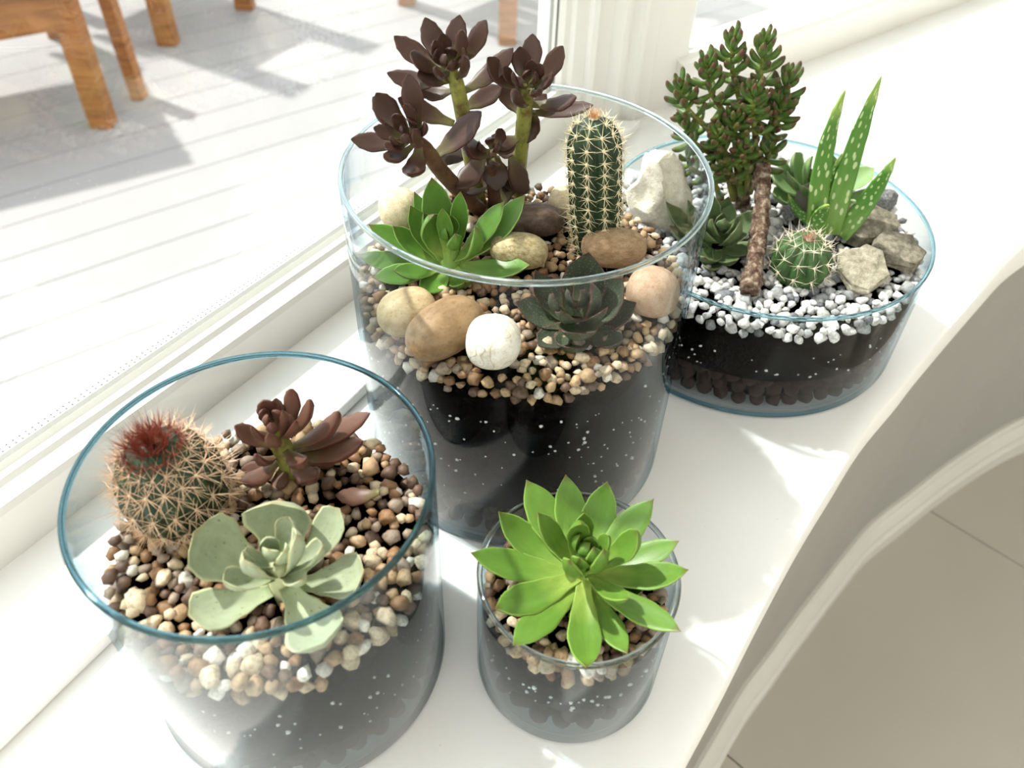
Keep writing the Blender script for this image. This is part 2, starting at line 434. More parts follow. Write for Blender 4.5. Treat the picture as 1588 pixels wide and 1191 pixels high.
for i in range(-4, 6):
    for j in range(-4, 5):
        c = g0 + Vector((math.cos(ga), math.sin(ga), 0)) * (.45 * (i + .35)) + Vector((-math.sin(ga), math.cos(ga), 0)) * (.45 * (j + .5))
        q, k = min((math.hypot(c.x - x, c.y - y), k) for k, (x, y) in enumerate(EDGE)); k = min(max(k, 1), len(EDGE) - 2)
        ex, ey = EDGE[k + 1][0] - EDGE[k - 1][0], EDGE[k + 1][1] - EDGE[k - 1][1]
        room = ex * (c.y - EDGE[k][1]) - ey * (c.x - EDGE[k][0]) < 0
        if (room or q < .12) and -1.4 < c.x < 3.1 and -2.3 < c.y < 1.1:
            t = obj('tile', tm, fl, Matrix.Translation((c.x, c.y, FLOOR_Z - .004)) @ Matrix.Rotation(ga, 4, 'Z'))

# ---------------------------------------------------------------- outdoors: deck and chairs
dk = tag(obj('deck', mesh('deck_joists', *box((-.6, 3.2, DECK_Z - .06), 7, 7, .05, math.radians(37.6)), M_deck, False)), 'white sunlit plank deck outside the window', 'deck', kind='structure')
a0 = at(0, 525, DECK_Z); da = Vector((.7919, .6106, 0)); na = Vector((-.6106, .7919, 0))
pm = mesh('plank', *box((0, 0, 0), 6.5, .1125, .03), M_deck, False)
for i in range(-9, 32):
    c = a0 + na * (.115 * (i + .5)) + da * .6
    obj('plank', pm, dk, Matrix.Translation((c.x, c.y, DECK_Z - .015)) @ Matrix.Rotation(math.atan2(da.y, da.x), 4, 'Z'))

def chair(foot, ang, label, w=.56, d=.5, hs=.32, back=True):
    """slatted garden armchair; foot = its front-right leg on the deck, ang = heading of the seat"""
    t = empty('garden_chair' if back else 'garden_stool', foot, label, 'chair' if back else 'stool', 'wooden seats out on the deck')
    def P(x, y, z):
        c, s = math.cos(ang), math.sin(ang); return Vector((foot[0] + x * c - y * s, foot[1] + x * s + y * c, DECK_Z + z))
    def part(name, *bm): return obj(name, mesh(name, *join(bm), M_teak, False), t)
    # x runs back from the front legs, y runs from the right to the left leg
    for yy in (0, w):
        part('leg', beam(P(0, yy, 0), P(0, yy, .52 if back else hs), .05, .042, (0, 1, 0)))
        part('leg', beam(P(d + .06, yy, 0), P(d, yy, .36), .045, .04, (0, 1, 0)))
        part('side_rail', beam(P(-.01, yy, hs - .045), P(d, yy, hs - .06), .03, .075))
        if back: part('armrest', beam(P(-.06, yy, .535), P(d + .04, yy, .53), .08, .028))
    part('front_rail', beam(P(0, 0, hs - .045), P(0, w, hs - .045), .03, .08))
    for i in range(7): part('seat_slat', beam(P(.0 + i * .075, -.02, hs + .008), P(.0 + i * .075, w + .02, hs + .008), .062, .02))
    if not back: return t
    for yy in (.02, w - .02): part('back_post', beam(P(d - .02, yy, .3), P(d + .16, yy, .9), .04, .035, (0, 1, 0)))
    part('top_rail', beam(P(d + .155, 0, .88), P(d + .155, w, .88), .03, .07))
    part('bottom_rail', beam(P(d + .02, 0, .42), P(d + .02, w, .42), .03, .05))
    for i in range(7): part('back_slat', beam(P(d + .025, .07 + i * .07, .43), P(d + .15, .07 + i * .07, .86), .045, .014, (0, 1, 0)))
    return t
def tox(p): return (p.x, p.y, DECK_Z)
ch = chair(tox(at(162, 194, DECK_Z)), math.radians(122), 'low orange teak stool on the deck, its seat edge and legs in full view', back=False)
p1 = at(217, 152, DECK_Z); obj('leg', mesh('leg', *beam(p1, aty(163, -12, p1.y + .02), .03, .035, (0, 1, 0)), M_teak, False), ch)
chair(tox(at(381, 12, DECK_Z)), math.radians(151), 'narrow orange teak chair on the deck behind the low stool', .30)
chair(tox(at(787, 66, DECK_Z)), math.radians(51), 'orange teak chair on the deck beside the moulded window post', .40)

# ---------------------------------------------------------------- jars
JAR = {'A': (.0032, .3767, .0928, .1961), 'B': (-.1048, .2178, .0746, .1436), 'C': (.034, .2168, .0469, .0825), 'D': (.1724, .5055, .1115, .0896)}
SOIL = {'A': .117, 'B': .086, 'C': .058, 'D': .066}
TOP = {'A': .130, 'B': .099, 'C': .067, 'D': .075}
JL = {'A': 'tallest clear glass cylinder jar, holding the column cactus and brown rosette plant',
      'B': 'wide clear glass cylinder jar holding the round red-spined cactus',
      'C': 'smallest clear glass jar, filled by a single bright green rosette',
      'D': 'low wide clear glass bowl topped with white gravel'}
JS = {'A': 'tallest jar', 'B': 'jar of the red-spined cactus', 'C': 'smallest jar', 'D': 'low glass bowl'}
TH = .0024
def make_jar(k):
    x, y, r, h = JAR[k]
    t = empty('glass_jar', (x, y, 0), JL[k], 'jar', 'glass terrarium jars on the sill')
    hh = h - .0012
    V, Fc = lathe([(.0001, .0006), (r - .006, .0006), (r - .002, .0016), (r, .004), (r, hh), (r - TH, hh), (r - TH, .008), (r - TH - .003, .0055), (.0001, .005)], (x, y, 0), 128)
    obj('glass_wall', mesh('jar_wall', V, Fc, M_hazy if k in 'BC' else M_glass, True, 40), t)
    obj('rim', mesh('jar_rim', *torus((x, y, hh), r - TH / 2, .00135, 160, 14, 1.1), M_rim[k]), t)
    obj('foot_ring', mesh('jar_foot', *torus((x, y, .0022), r - .0024, .0016, 160, 10), M_rim[k]), t)
for k in 'ABCD': make_jar(k)

n_ = NT('potting_soil')
_a = n_.tex('ShaderNodeTexNoise', 420, detail=4); _v = n_.tex('ShaderNodeTexVoronoi', 520); _w = n_.tex('ShaderNodeTexNoise', 40)
_c = n_.ramp(_a.outputs[0], [(.35, (.0008, .0007, .0006)), (.6, (.0025, .002, .0017)), (.8, (.010, .0075, .0055))])
_c = n_.mix(n_.math('MULTIPLY', n_.ramp(_v.outputs['Distance'], [(.10, 1.0), (.16, 0.0)]), n_.ramp(_w.outputs[0], [(.55, 0.0), (.66, .6)])), _c, (.16, .14, .12))
M_soil = n_.pbr(_c, .85, n_.bump(_a.outputs[0], .8, .0012), .0)
M_perl = NT('perlite').pbr((.75, .74, .7), .9)
M_clay = stonemat('clay_ball', (.012, .005, .0035), (.022, .010, .0065), (.035, .016, .011), 120, .85, .5, unit=True)

def make_soil(k):
    x, y, r, h = JAR[k]; ri = r - TH - .0005; zs = SOIL[k]
    seg, prof = 120, []
    V, Fc = [], []
    rows_ = [(.0, .0058), (ri - .014, .0058), (ri - .012, .012), (ri - .011, .022), (ri - .006, .028), (ri - .0006, .033)] + [(ri - .0003, .033 + (zs - .035) * j / 8) for j in range(1, 9)] + [(ri - .003, zs), (ri * .6, zs + .002), (0, zs + .003)]
    for i in range(seg):
        a = 2 * PI * i / seg
        for j, (rr, z) in enumerate(rows_):
            dz = .004 * noise.noise((math.cos(a) * 2.2, math.sin(a) * 2.2, ord(k))) if z > .04 else 0.002 * noise.noise((math.cos(a) * 5, math.sin(a) * 5, ord(k)))
            if j in (0, 1, 2): dz = 0
            V.append((x + rr * math.cos(a), y + rr * math.sin(a), z + dz * min(1, max(.0, (z - .02) / .03))))
    m = len(rows_)
    for i in range(seg):
        for j in range(m - 1):
            a, b = i * m + j, ((i + 1) % seg) * m + j; Fc.append((a, b, b + 1, a + 1))
    o = tag(obj('potting_soil', mesh('soil', V, Fc, M_soil)), 'dark potting soil packed in the ' + JS[k], 'soil', kind='stuff')
    # perlite flecks against the glass
    rr_ = random.Random(ord(k)); parts = []
    for i in range({'A': 150, 'B': 60, 'C': 45, 'D': 60}[k]):
        a = rr_.uniform(-PI, 0) + rr_.uniform(-.3, .3); z = .034 + (zs - .045) * rr_.random() ** .8; s = rr_.uniform(.0003, .0010) * (1.4 if rr_.random() < .15 else 1)
        c = Vector((x + (ri - .0002) * math.cos(a), y + (ri - .0002) * math.sin(a), z)); v, f = chunk(i, 1, 4)
        parts.append(([c + Vector((p.x * s * rr_.uniform(.8, 1.6), p.y * s, p.z * s)) for p in v], f))
    q = obj('perlite', mesh('perlite', *join(parts), M_perl), o); q['kind'] = 'stuff'
    # fired clay balls below the soil, the side that shows
    V, Fc = chunk(3, 2, 5, .75, .95); me = CL
    zrow = (.0115, .0205, .0285)
    step = .0108 / (ri - .006)
    for j, z in enumerate(zrow):
        a = -PI * 1.02 + (j % 2) * step / 2
        while a < .06:
            s = rr_.uniform(.0048, .0058)
            c = Vector((x + (ri - .0062) * math.cos(a), y + (ri - .0062) * math.sin(a), z + rr_.uniform(-.0012, .0012)))
            b = obj('clay_ball', me[rr_.randrange(3)], None, Matrix.Translation(c) @ Matrix.Rotation(rr_.uniform(0, 6), 4, (rr_.random(), rr_.random(), 1)) @ Matrix.Scale(s, 4))
            tag(b, 'brown clay ball at the bottom of the ' + JS[k], 'clay ball', 'clay balls in the ' + JS[k])
            a += step * rr_.uniform(.95, 1.15)
CL = [mesh('clay_ball', *chunk(s, 2, 5, .78, .97), M_clay) for s in (3, 4, 5)]
for k in 'ABCD': make_soil(k)

# ---------------------------------------------------------------- leaves
def leaf_mesh(name, wprof, tk=.22, cup=.15, bow=.0, keel=.25, n=14, m=12, tipz=0.0, mat=None, base_t=.8, tip_t=.15):
    """unit leaf along +X, width 1; rounded back, hollowed face; own UV (along, across)"""
    def wp(t):
        for (a, wa), (b, wb) in zip(wprof, wprof[1:]):
            if a <= t <= b:
                s = (t - a) / (b - a); s = s * s * (3 - 2 * s) if wa * wb > 0 and b < .97 else s
                return wa + (wb - wa) * s
        return 0
    ts = [i / n for i in range(n)] + [.965, .985, 1.0]; ts = sorted(set(ts))
    V, Fc, UV = [], [], []
    for t in ts:
        w = max(wp(t), .006); th = tk * (math.sqrt(max(w, 0)) * .6 + .4 * w) * (base_t + (1 - base_t) * math.sin(PI * min(1, t * 1.1)) if t < .6 else 1)
        zc = -bow * 4 * t * (1 - t) + tipz * max(0, t - .7) ** 2 * 11
        for j in range(m):
            a = 2 * PI * j / m; yy = math.cos(a); zz = math.sin(a)
            up = th * .35 * zz if zz > 0 else th * .75 * zz * (1 + keel * (1 - abs(yy)))
            V.append((t, yy * w / 2, zc + up + cup * w * (yy * yy - .3))); UV.append((t, .5 + .5 * yy))
    k = len(ts)
    for i in range(k - 1):
        for j in range(m):
            a, b = i * m + j, i * m + (j + 1) % m; Fc.append((a, a + m, b + m, b))
    Fc.append(tuple(range(m))); Fc.append(tuple((k - 1) * m + j for j in range(m))[::-1])
    me = mesh(name, V, Fc, mat)
    uvl = me.uv_layers.new(name='UVMap'); lv = [0] * len(me.loops); me.loops.foreach_get('vertex_index', lv)
    uvl.data.foreach_set('uv', [c for i in lv for c in UV[i]])
    return me
AGAV = [(0, .42), (.12, .5), (.35, .8), (.6, 1.0), (.8, .78), (.93, .3), (.97, .11), (1, .01)]
BEAN = [(0, .3), (.15, .42), (.4, .82), (.65, 1.0), (.85, .72), (.95, .35), (1, .04)]
SPOON = [(0, .3), (.15, .38), (.4, .68), (.68, 1.0), (.85, .93), (.93, .6), (.965, .25), (1, .015)]
OVAT = [(0, .55), (.2, .8), (.45, 1.0), (.7, .85), (.88, .42), (.96, .14), (1, .01)]
STUB = [(0, .5), (.2, .8), (.5, 1.0), (.8, .9), (.93, .6), (1, .1)]
ALOE = [(0, .85), (.15, 1.0), (.35, .98), (.6, .82), (.85, .45), (.96, .18), (1, .03)]

def put_leaf(parent, me, base, tip, wid, axis, name='leaf', roll=0, over=1.0):
    base, tip = Vector(base), Vector(tip); x = tip - base; L = x.length * over; x.normalize()
    a = Vector(axis); z = a - x * a.dot(x)
    if z.length < .05: z = Vector((0, -1, .4)) - x * Vector((0, -1, .4)).dot(x)
    z.normalize()
    if roll: z = Matrix.Rotation(roll, 3, x) @ z
    y = z.cross(x)
    M = Matrix((x * L, y * wid, z * wid)).transposed().to_4x4(); M.translation = base
    return obj(name, me, parent, M)
def heart(parent, meshes, c, axis, n, L0, L1, w, el0, el1, rnd, a0=0.0, spread=.15):
    """spiral of small leaves in the middle of a rosette, outer (L0, el0) to inner (L1, el1)"""
    ax = Vector(axis).normalized(); s = ax.orthogonal().normalized(); t = ax.cross(s)
    for i in range(n):
        f = i / max(1, n - 1); a = a0 + i * 2.39996; el = math.radians(el0 + (el1 - el0) * f) ; L = L0 + (L1 - L0) * f
        r = s * math.cos(a) + t * math.sin(a); d = r * math.cos(el) + ax * math.sin(el)
        b = Vector(c) + r * (L * spread * (1 - f)) + ax * (.001 * i)
        put_leaf(parent, meshes[rnd.randrange(len(meshes))], b, b + d * L, w * (.55 + .45 * L / L0), ax)

# --- smallest jar: bright green rosette
M_gr = leafmat('bright_green_leaf', (.32, .42, .085), (.092, .185, .024), (.10, .02, .015), edge=(.20, .33, .06), edge_w=.05, rough=.38, mottled=.35, tip_at=.965)
G1 = [leaf_mesh('green_leaf', AGAV, .3, c, b, .35, mat=M_gr, tipz=tz) for c, b, tz in ((.16, .25, .05), (.22, .38, .12), (.12, .15, .0))]
def rosette_ground(name, base, axis, leaves, meshes, label, cat, group=None, rb=.005, seed=1, tiltup=None):
    t = empty(name, base, label, cat, group); base = Vector(base)
    for i, L in enumerate(leaves):
        u, v, z, wpx = L[:4]; tip = at(u, v, z); d = tip - base; d.z = 0; d.normalize()
        bz = L[4] if len(L) > 4 else .0
        b = base + d * rb + Vector((0, 0, bz)); me = meshes[i % len(meshes)]
        put_leaf(t, me, b, tip, wpx * mpp(tip), axis)
    return t
bC = at(904, 893, .075)
CL_ = [(729, 858, .090, 54), (771, 795, .094, 54), (816, 744, .094, 60), (877, 736, .096, 52), (942, 747, .097, 56), (1014, 773, .096, 50), (1054, 839, .093, 46),
       (1069, 886, .094, 50, .003), (1056, 979, .092, 50), (973, 1015, .079, 46), (909, 1040, .086, 58, .003), (795, 1001, .091, 56), (767, 945, .092, 60, .003),
       (992, 823, .110, 48, .006), (834, 795, .110, 42, .006), (975, 930, .104, 36, .006), (901, 809, .116, 38, .009), (884, 868, .112, 42, .008), (937, 852, .116, 34, .010), (1003, 912, .078, 48)]
tC = rosette_ground('green_echeveria', bC, (0, -.12, 1), CL_, G1, 'large bright green pointed rosette plant spilling over the smallest jar', 'succulent', rb=.004)
heart(tC, G1, bC + Vector((.001, .001, .012)), (0, -.1, 1), 7, .022, .010, .010, 62, 84, random.Random(3), 1.0)
obj('stem', mesh('stem', *tube([bC + Vector((0, 0, -.015)), bC + Vector((0, 0, -.004)), bC + Vector((0, 0, .016))], [.004, .005, .004]), M_gr), tC)

# --- jar of the red-spined cactus: pale spoon-leaved rosette
M_pale = leafmat('pale_sage_leaf', (.28, .34, .17), (.30, .345, .225), (.36, .30, .15), edge=(.50, .53, .30), edge_w=.05, rough=.6, mottled=.45, tip_at=.965, spots=((.17, .15, .07), 1, (7, 9, 1), .10))
G2 = [leaf_mesh('pale_leaf', SPOON, .13, c, b, .2, mat=M_pale, tipz=tz) for c, b, tz in ((.20, .14, .10), (.26, .2, .16), (.15, .1, .06))]
G2i = [leaf_mesh('pale_inner_leaf', [(0, .5), (.2, .6), (.5, .9), (.72, 1.0), (.87, .85), (.94, .5), (.97, .2), (1, .01)], .16, .36, .14, .2, mat=M_pale, tipz=.05)]
bB = at(440, 906, .100)
BL = [(296, 826, .128, 108), (425, 772, .134, 108), (529, 788, .128, 62), (568, 888, .112, 76), (506, 1006, .113, 98, .006), (291, 957, .112, 80)]
tB = rosette_ground('pale_echeveria', bB, (-.02, -.15, 1), BL, G2, 'pale sage green rosette with broad spoon leaves in front of the red-spined cactus', 'succulent', rb=.006)
for u, v, z, w, dz in ((345, 902, .128, 50, .010), (376, 868, .138, 48, .012), (461, 829, .146, 50, .013), (502, 847, .136, 44, .012), (470, 900, .126, 40, .012)):
    tip = at(u, v, z); d = tip - bB; d.z = 0; d.normalize(); put_leaf(tB, G2i[0], bB + d * .004 + Vector((0, 0, dz)), tip, w * mpp(tip), (0, -.15, 1))
heart(tB, G2i, bB + Vector((0, 0, .016)), (0, -.15, 1), 5, .020, .012, .010, 55, 82, random.Random(5), .4)
obj('stem', mesh('stem', *tube([bB + Vector((0, 0, -.014)), bB, bB + Vector((0, 0, .018))], [.005, .006, .005]), M_pale), tB)

# --- brown rosettes
M_brown = leafmat('brown_leaf', (.15, .15, .045), (.052, .026, .018), (.022, .006, .007), edge=(.05, .013, .012), edge_w=.05, rough=.42, mottled=.35, tip_at=.97)
M_brown2 = leafmat('mauve_brown_leaf', (.13, .14, .04), (.115, .055, .036), (.06, .016, .012), edge=(.10, .03, .022), edge_w=.05, rough=.45, mottled=.35, tip_at=.95)
M_bstem = stonemat('green_brown_stem', (.11, .06, .02), (.20, .20, .045), (.27, .28, .06), 70, .5, .3)
M_dstem = stonemat('brown_stem', (.07, .03, .02), (.11, .055, .03), (.13, .09, .035), 70, .5, .3)
G3 = [leaf_mesh('brown_leaf', BEAN, tk, c, b, .3, mat=M_brown) for tk, c, b in ((.30, .10, .3), (.34, .06, .4), (.28, .12, .2))]
G4 = [leaf_mesh('mauve_leaf', BEAN, tk, c, b, .3, mat=M_brown2) for tk, c, b in ((.42, .03, .3), (.46, .0, .4), (.38, .06, .2))]
bS = at(452, 730, .100)
tS = empty('brown_sedeveria', bS, 'mauve-brown thick-leaved rosette behind the pale spoon-leaved rosette', 'succulent')
top = bS + Vector((-.003, .002, .018))
obj('stem', mesh('stem', *tube([bS + Vector((0, 0, -.012)), bS + Vector((0, 0, .006)), top, top + Vector((0, 0, .008))], [.005, .0055, .005, .003]), M_bstem), tS)
for i, (u, v, z, w, dz) in enumerate([(451, 603, .146, 34, .004), (408, 622, .142, 34, .0), (364, 660, .130, 34, -.003), (481, 619, .146, 30, .002), (525, 638, .142, 38, -.004), (573, 640, .134, 40, -.008), (562, 683, .128, 44, -.010),
        (398, 704, .126, 26, -.006), (374, 728, .110, 26, -.012), (376, 748, .114, 36, -.010), (488, 740, .118, 38, -.008), (391, 660, .142, 24, .003), (437, 637, .152, 24, .006), (416, 672, .150, 26, .005), (458, 653, .152, 26, .006), (470, 716, .134, 32, -.002), (540, 700, .108, 30, -.012), (430, 760, .106, 28, -.012)]):
    tip = at(u, v, z); d = tip - top; d.z = 0; d.normalize(); put_leaf(tS, G4[i % 3], top + d * .0025 + Vector((0, 0, dz)), tip, w * mpp(tip), (0, -.2, 1))
heart(tS, G4, top + Vector((0, 0, .008)), (0, -.2, 1), 7, .014, .008, .007, 50, 82, random.Random(6), .8)
fa, fb = at(520, 768, .105), at(588, 763, .108)
tag(put_leaf(None, G4[1], fb, fa, 32 * mpp(fa), (0, -.3, 1), 'fallen_leaf'), 'single mauve-brown leaf dropped on the tan gravel', 'leaf')

# --- tallest jar: brown plant with long stems
bA = at(765, 322, .128)
tA = empty('brown_rosette_plant', bA, 'dark brown succulent with rosettes on long stems rising above the tallest jar', 'succulent')
yA = bA.y
def stem_with(uv, yb, yh, rad, leaves, axis, nh, seed, mat=M_bstem, meshes=G3, core=(.016, .008, .008)):
    """stem through picture points, leaning from depth yb at the gravel to yh at its head"""
    vb, vh = uv[0][1], uv[-1][1]
    def yst(v): f = min(1, max(0, (vb - v) / (vb - vh))); return yb + (yh - yb) * f
    st = obj('stem', mesh('stem', *tube([aty(u, v, yst(v)) for u, v in uv], rad, 10, 6), mat), tA)
    for i, (u, v, dy, w, bu, bv_) in enumerate(leaves):
        y0 = yst(bv_); tip = aty(u, v, y0 + dy); b = aty(bu, bv_, y0 + dy * .06); put_leaf(st, meshes[i % len(meshes)], b, tip, w * mpp(tip), axis)
    hc = aty(uv[-1][0], uv[-1][1] + 2, yh)
    heart(st, meshes, hc, axis, nh, core[0], core[1], core[2], 45, 82, random.Random(seed), seed)
    return st
stem_with([(745, 318), (728, 240), (718, 180), (708, 130), (698, 106)], yA, yA - .024, [.0042, .004, .0042, .004, .003],
    [(611, 56, .012, 37, 690, 110), (659, 27, .016, 38, 692, 100), (713, 23, .016, 34, 697, 98), (754, 31, .0, 35, 706, 105), (717, 47, -.004, 26, 699, 98), (673, 63, -.004, 26, 693, 102), (637, 81, -.012, 32, 692, 112),
     (600, 113, .006, 34, 690, 125), (647, 115, -.016, 32, 699, 125), (650, 142, .005, 28, 703, 140), (796, 74, .012, 36, 716, 143), (778, 133, .018, 34, 718, 168), (719, 86, -.018, 27, 708, 122), (676, 103, -.02, 22, 697, 112), (617, 152, .0, 38, 704, 192)],
    (0, -.55, .85), 7, 1)
stem_with([(801, 306), (806, 250), (811, 200), (815, 160), (819, 134)], at(803, 302, .128).y, at(803, 302, .128).y - .030, [.005, .0045, .0045, .0045, .003],
    [(756, 89, .0, 38, 812, 142), (806, 72, .006, 32, 816, 130), (826, 52, .016, 34, 822, 128), (873, 71, .004, 34, 828, 137), (837, 99, -.004, 22, 822, 128), (857, 114, -.012, 25, 826, 142), (801, 138, -.02, 32, 820, 160),
     (894, 150, -.010, 31, 820, 160), (920, 163, .0, 28, 816, 176), (775, 128, .012, 30, 810, 178), (818, 222, .004, 30, 826, 172), (796, 113, -.010, 22, 815, 134), (848, 146, .006, 24, 820, 165),
     (760, 222, -.012, 30, 812, 208), (770, 232, .002, 24, 808, 238), (778, 282, -.012, 22, 803, 290)],
    (0, -.5, .87), 6, 2)
stem_with([(748, 330), (715, 298), (684, 265), (660, 232), (639, 213)], yA - .004, yA - .050, [.0048, .0048, .0046, .0044, .003],
    [(544, 216, -.004, 36, 632, 216), (583, 144, .006, 40, 630, 211), (633, 114, .004, 38, 648, 214), (629, 161, -.006, 25, 640, 208), (611, 178, -.006, 21, 628, 211), (579, 198, -.002, 27, 630, 213), (595, 244, -.016, 30, 640, 226),
     (632, 269, -.022, 40, 650, 222), (746, 173, .004, 46, 668, 246), (640, 200, -.016, 22, 645, 222), (606, 211, -.012, 19, 630, 217), (578, 150, .016, 38, 640, 216)],
    (-.2, -.5, .84), 6, 3, M_dstem)
stem_with([(768, 322), (764, 280), (762, 235)], yA - .002, yA - .014, [.004, .0038, .003],
    [(720, 212, -.014, 44, 766, 240), (708, 292, -.014, 38, 754, 232), (772, 205, .012, 26, 768, 236), (798, 216, .010, 26, 770, 236), (792, 258, .004, 44, 778, 318), (818, 300, .008, 38, 792, 244), (770, 296, -.004, 42, 768, 242), (718, 297, -.016, 17, 757, 290), (736, 268, .012, 34, 762, 300)],
    (0, -.5, .87), 5, 4, M_dstem)

# --- tallest jar: green rosette
M_gr2 = leafmat('fresh_green_leaf', (.29, .39, .09), (.080, .178, .026), (.16, .04, .02), edge=(.22, .36, .09), edge_w=.05, rough=.36, mottled=.3, tip_at=.96)
G5 = [leaf_mesh('fresh_leaf', AGAV, .24, c, b, .3, mat=M_gr2, tipz=tz) for c, b, tz in ((.16, .22, .04), (.2, .3, .08), (.13, .15, .0))]
bE = at(698, 408, .134)
EL = [(669, 274, .176, 50), (635, 319, .164, 40), (571, 348, .150, 46), (608, 351, .154, 40), (552, 396, .140, 40), (578, 431, .136, 44), (610, 420, .144, 38), (816, 303, .168, 48), (782, 312, .166, 40), (822, 412, .144, 44), (722, 440, .136, 42), (658, 454, .134, 46), (642, 297, .16, 30),
      (671, 331, .172, 52, .006), (714, 297, .176, 32, .006), (686, 322, .176, 28, .008), (739, 352, .168, 46, .006)]
tE = rosette_ground('green_agave_rosette', bE, (-.05, -.25, 1), EL, G5, 'fresh green pointed rosette leaning on the glass of the tallest jar', 'succulent', rb=.005)
heart(tE, G5, bE + Vector((0, 0, .012)), (0, -.25, 1), 4, .022, .014, .010, 60, 80, random.Random(8), 2.0)
obj('stem', mesh('stem', *tube([bE + Vector((0, 0, -.016)), bE + Vector((0, 0, -.004)), bE + Vector((0, 0, .012))], [.005, .006, .005]), M_gr2), tE)

# --- dark speckled rosettes (tallest jar and bowl)
M_dark = leafmat('dark_speckled_leaf', (.10, .14, .055), (.042, .054, .034), (.06, .016, .018), edge=(.075, .022, .022), edge_w=.05, rough=.5, mottled=.35, spots=((.16, .17, .12), 1, (30, 20, 1), .22))
G6 = [leaf_mesh('dark_leaf', OVAT, .14, c, b, .2, mat=M_dark, tipz=tz) for c, b, tz in ((.22, .16, .1), (.3, .2, .15), (.18, .1, .05))]
bK = at(893, 500, .130)
KL = [(913, 388, .168, 74), (826, 420, .152, 52), (798, 470, .143, 62), (969, 432, .156, 70), (990, 474, .143, 62), (898, 520, .150, 68, .004), (885, 544, .136, 62), (968, 533, .136, 54), (834, 538, .136, 54),
      (855, 458, .160, 50, .006), (922, 440, .164, 52, .006), (940, 480, .156, 46, .006), (870, 486, .160, 42, .007)]
tK = rosette_ground('dark_echeveria', bK, (0, -.2, 1), KL, G6, 'dark speckled wine-edged rosette between pebbles in the tallest jar', 'succulent', rb=.005)
heart(tK, G6, bK + Vector((0, 0, .010)), (0, -.2, 1), 3, .018, .012, .013, 58, 82, random.Random(9), .3)
M_hw = leafmat('grey_green_leaf', (.10, .16, .05), (.075, .115, .045), (.09, .05, .04), edge=(.16, .2, .1), edge_w=.06, rough=.5, mottled=.4)
G7 = [leaf_mesh('grey_green_leaf', OVAT, .16, c, b, .2, mat=M_hw, tipz=.1) for c, b in ((.2, .16), (.26, .2))]
bH = at(1112, 382, .076)
HL = [(1104, 300, .112, 36), (1130, 303, .110, 36), (1176, 325, .100, 40), (1180, 384, .090, 38), (1138, 408, .084, 40), (1092, 402, .086, 40), (1036, 352, .090, 40), (1030, 314, .104, 40), (1064, 310, .112, 34), (1150, 345, .106, 34, .005), (1080, 345, .112, 30, .006), (1100, 420, .08, 36)]
tH = rosette_ground('grey_echeveria', bH, (-.05, -.2, 1), HL, G7, 'grey-green dusky rosette beside the bark stick in the low glass bowl', 'succulent', rb=.004)
heart(tH, G7, bH + Vector((0, 0, .010)), (0, -.2, 1), 5, .020, .012, .012, 55, 82, random.Random(10), .3)

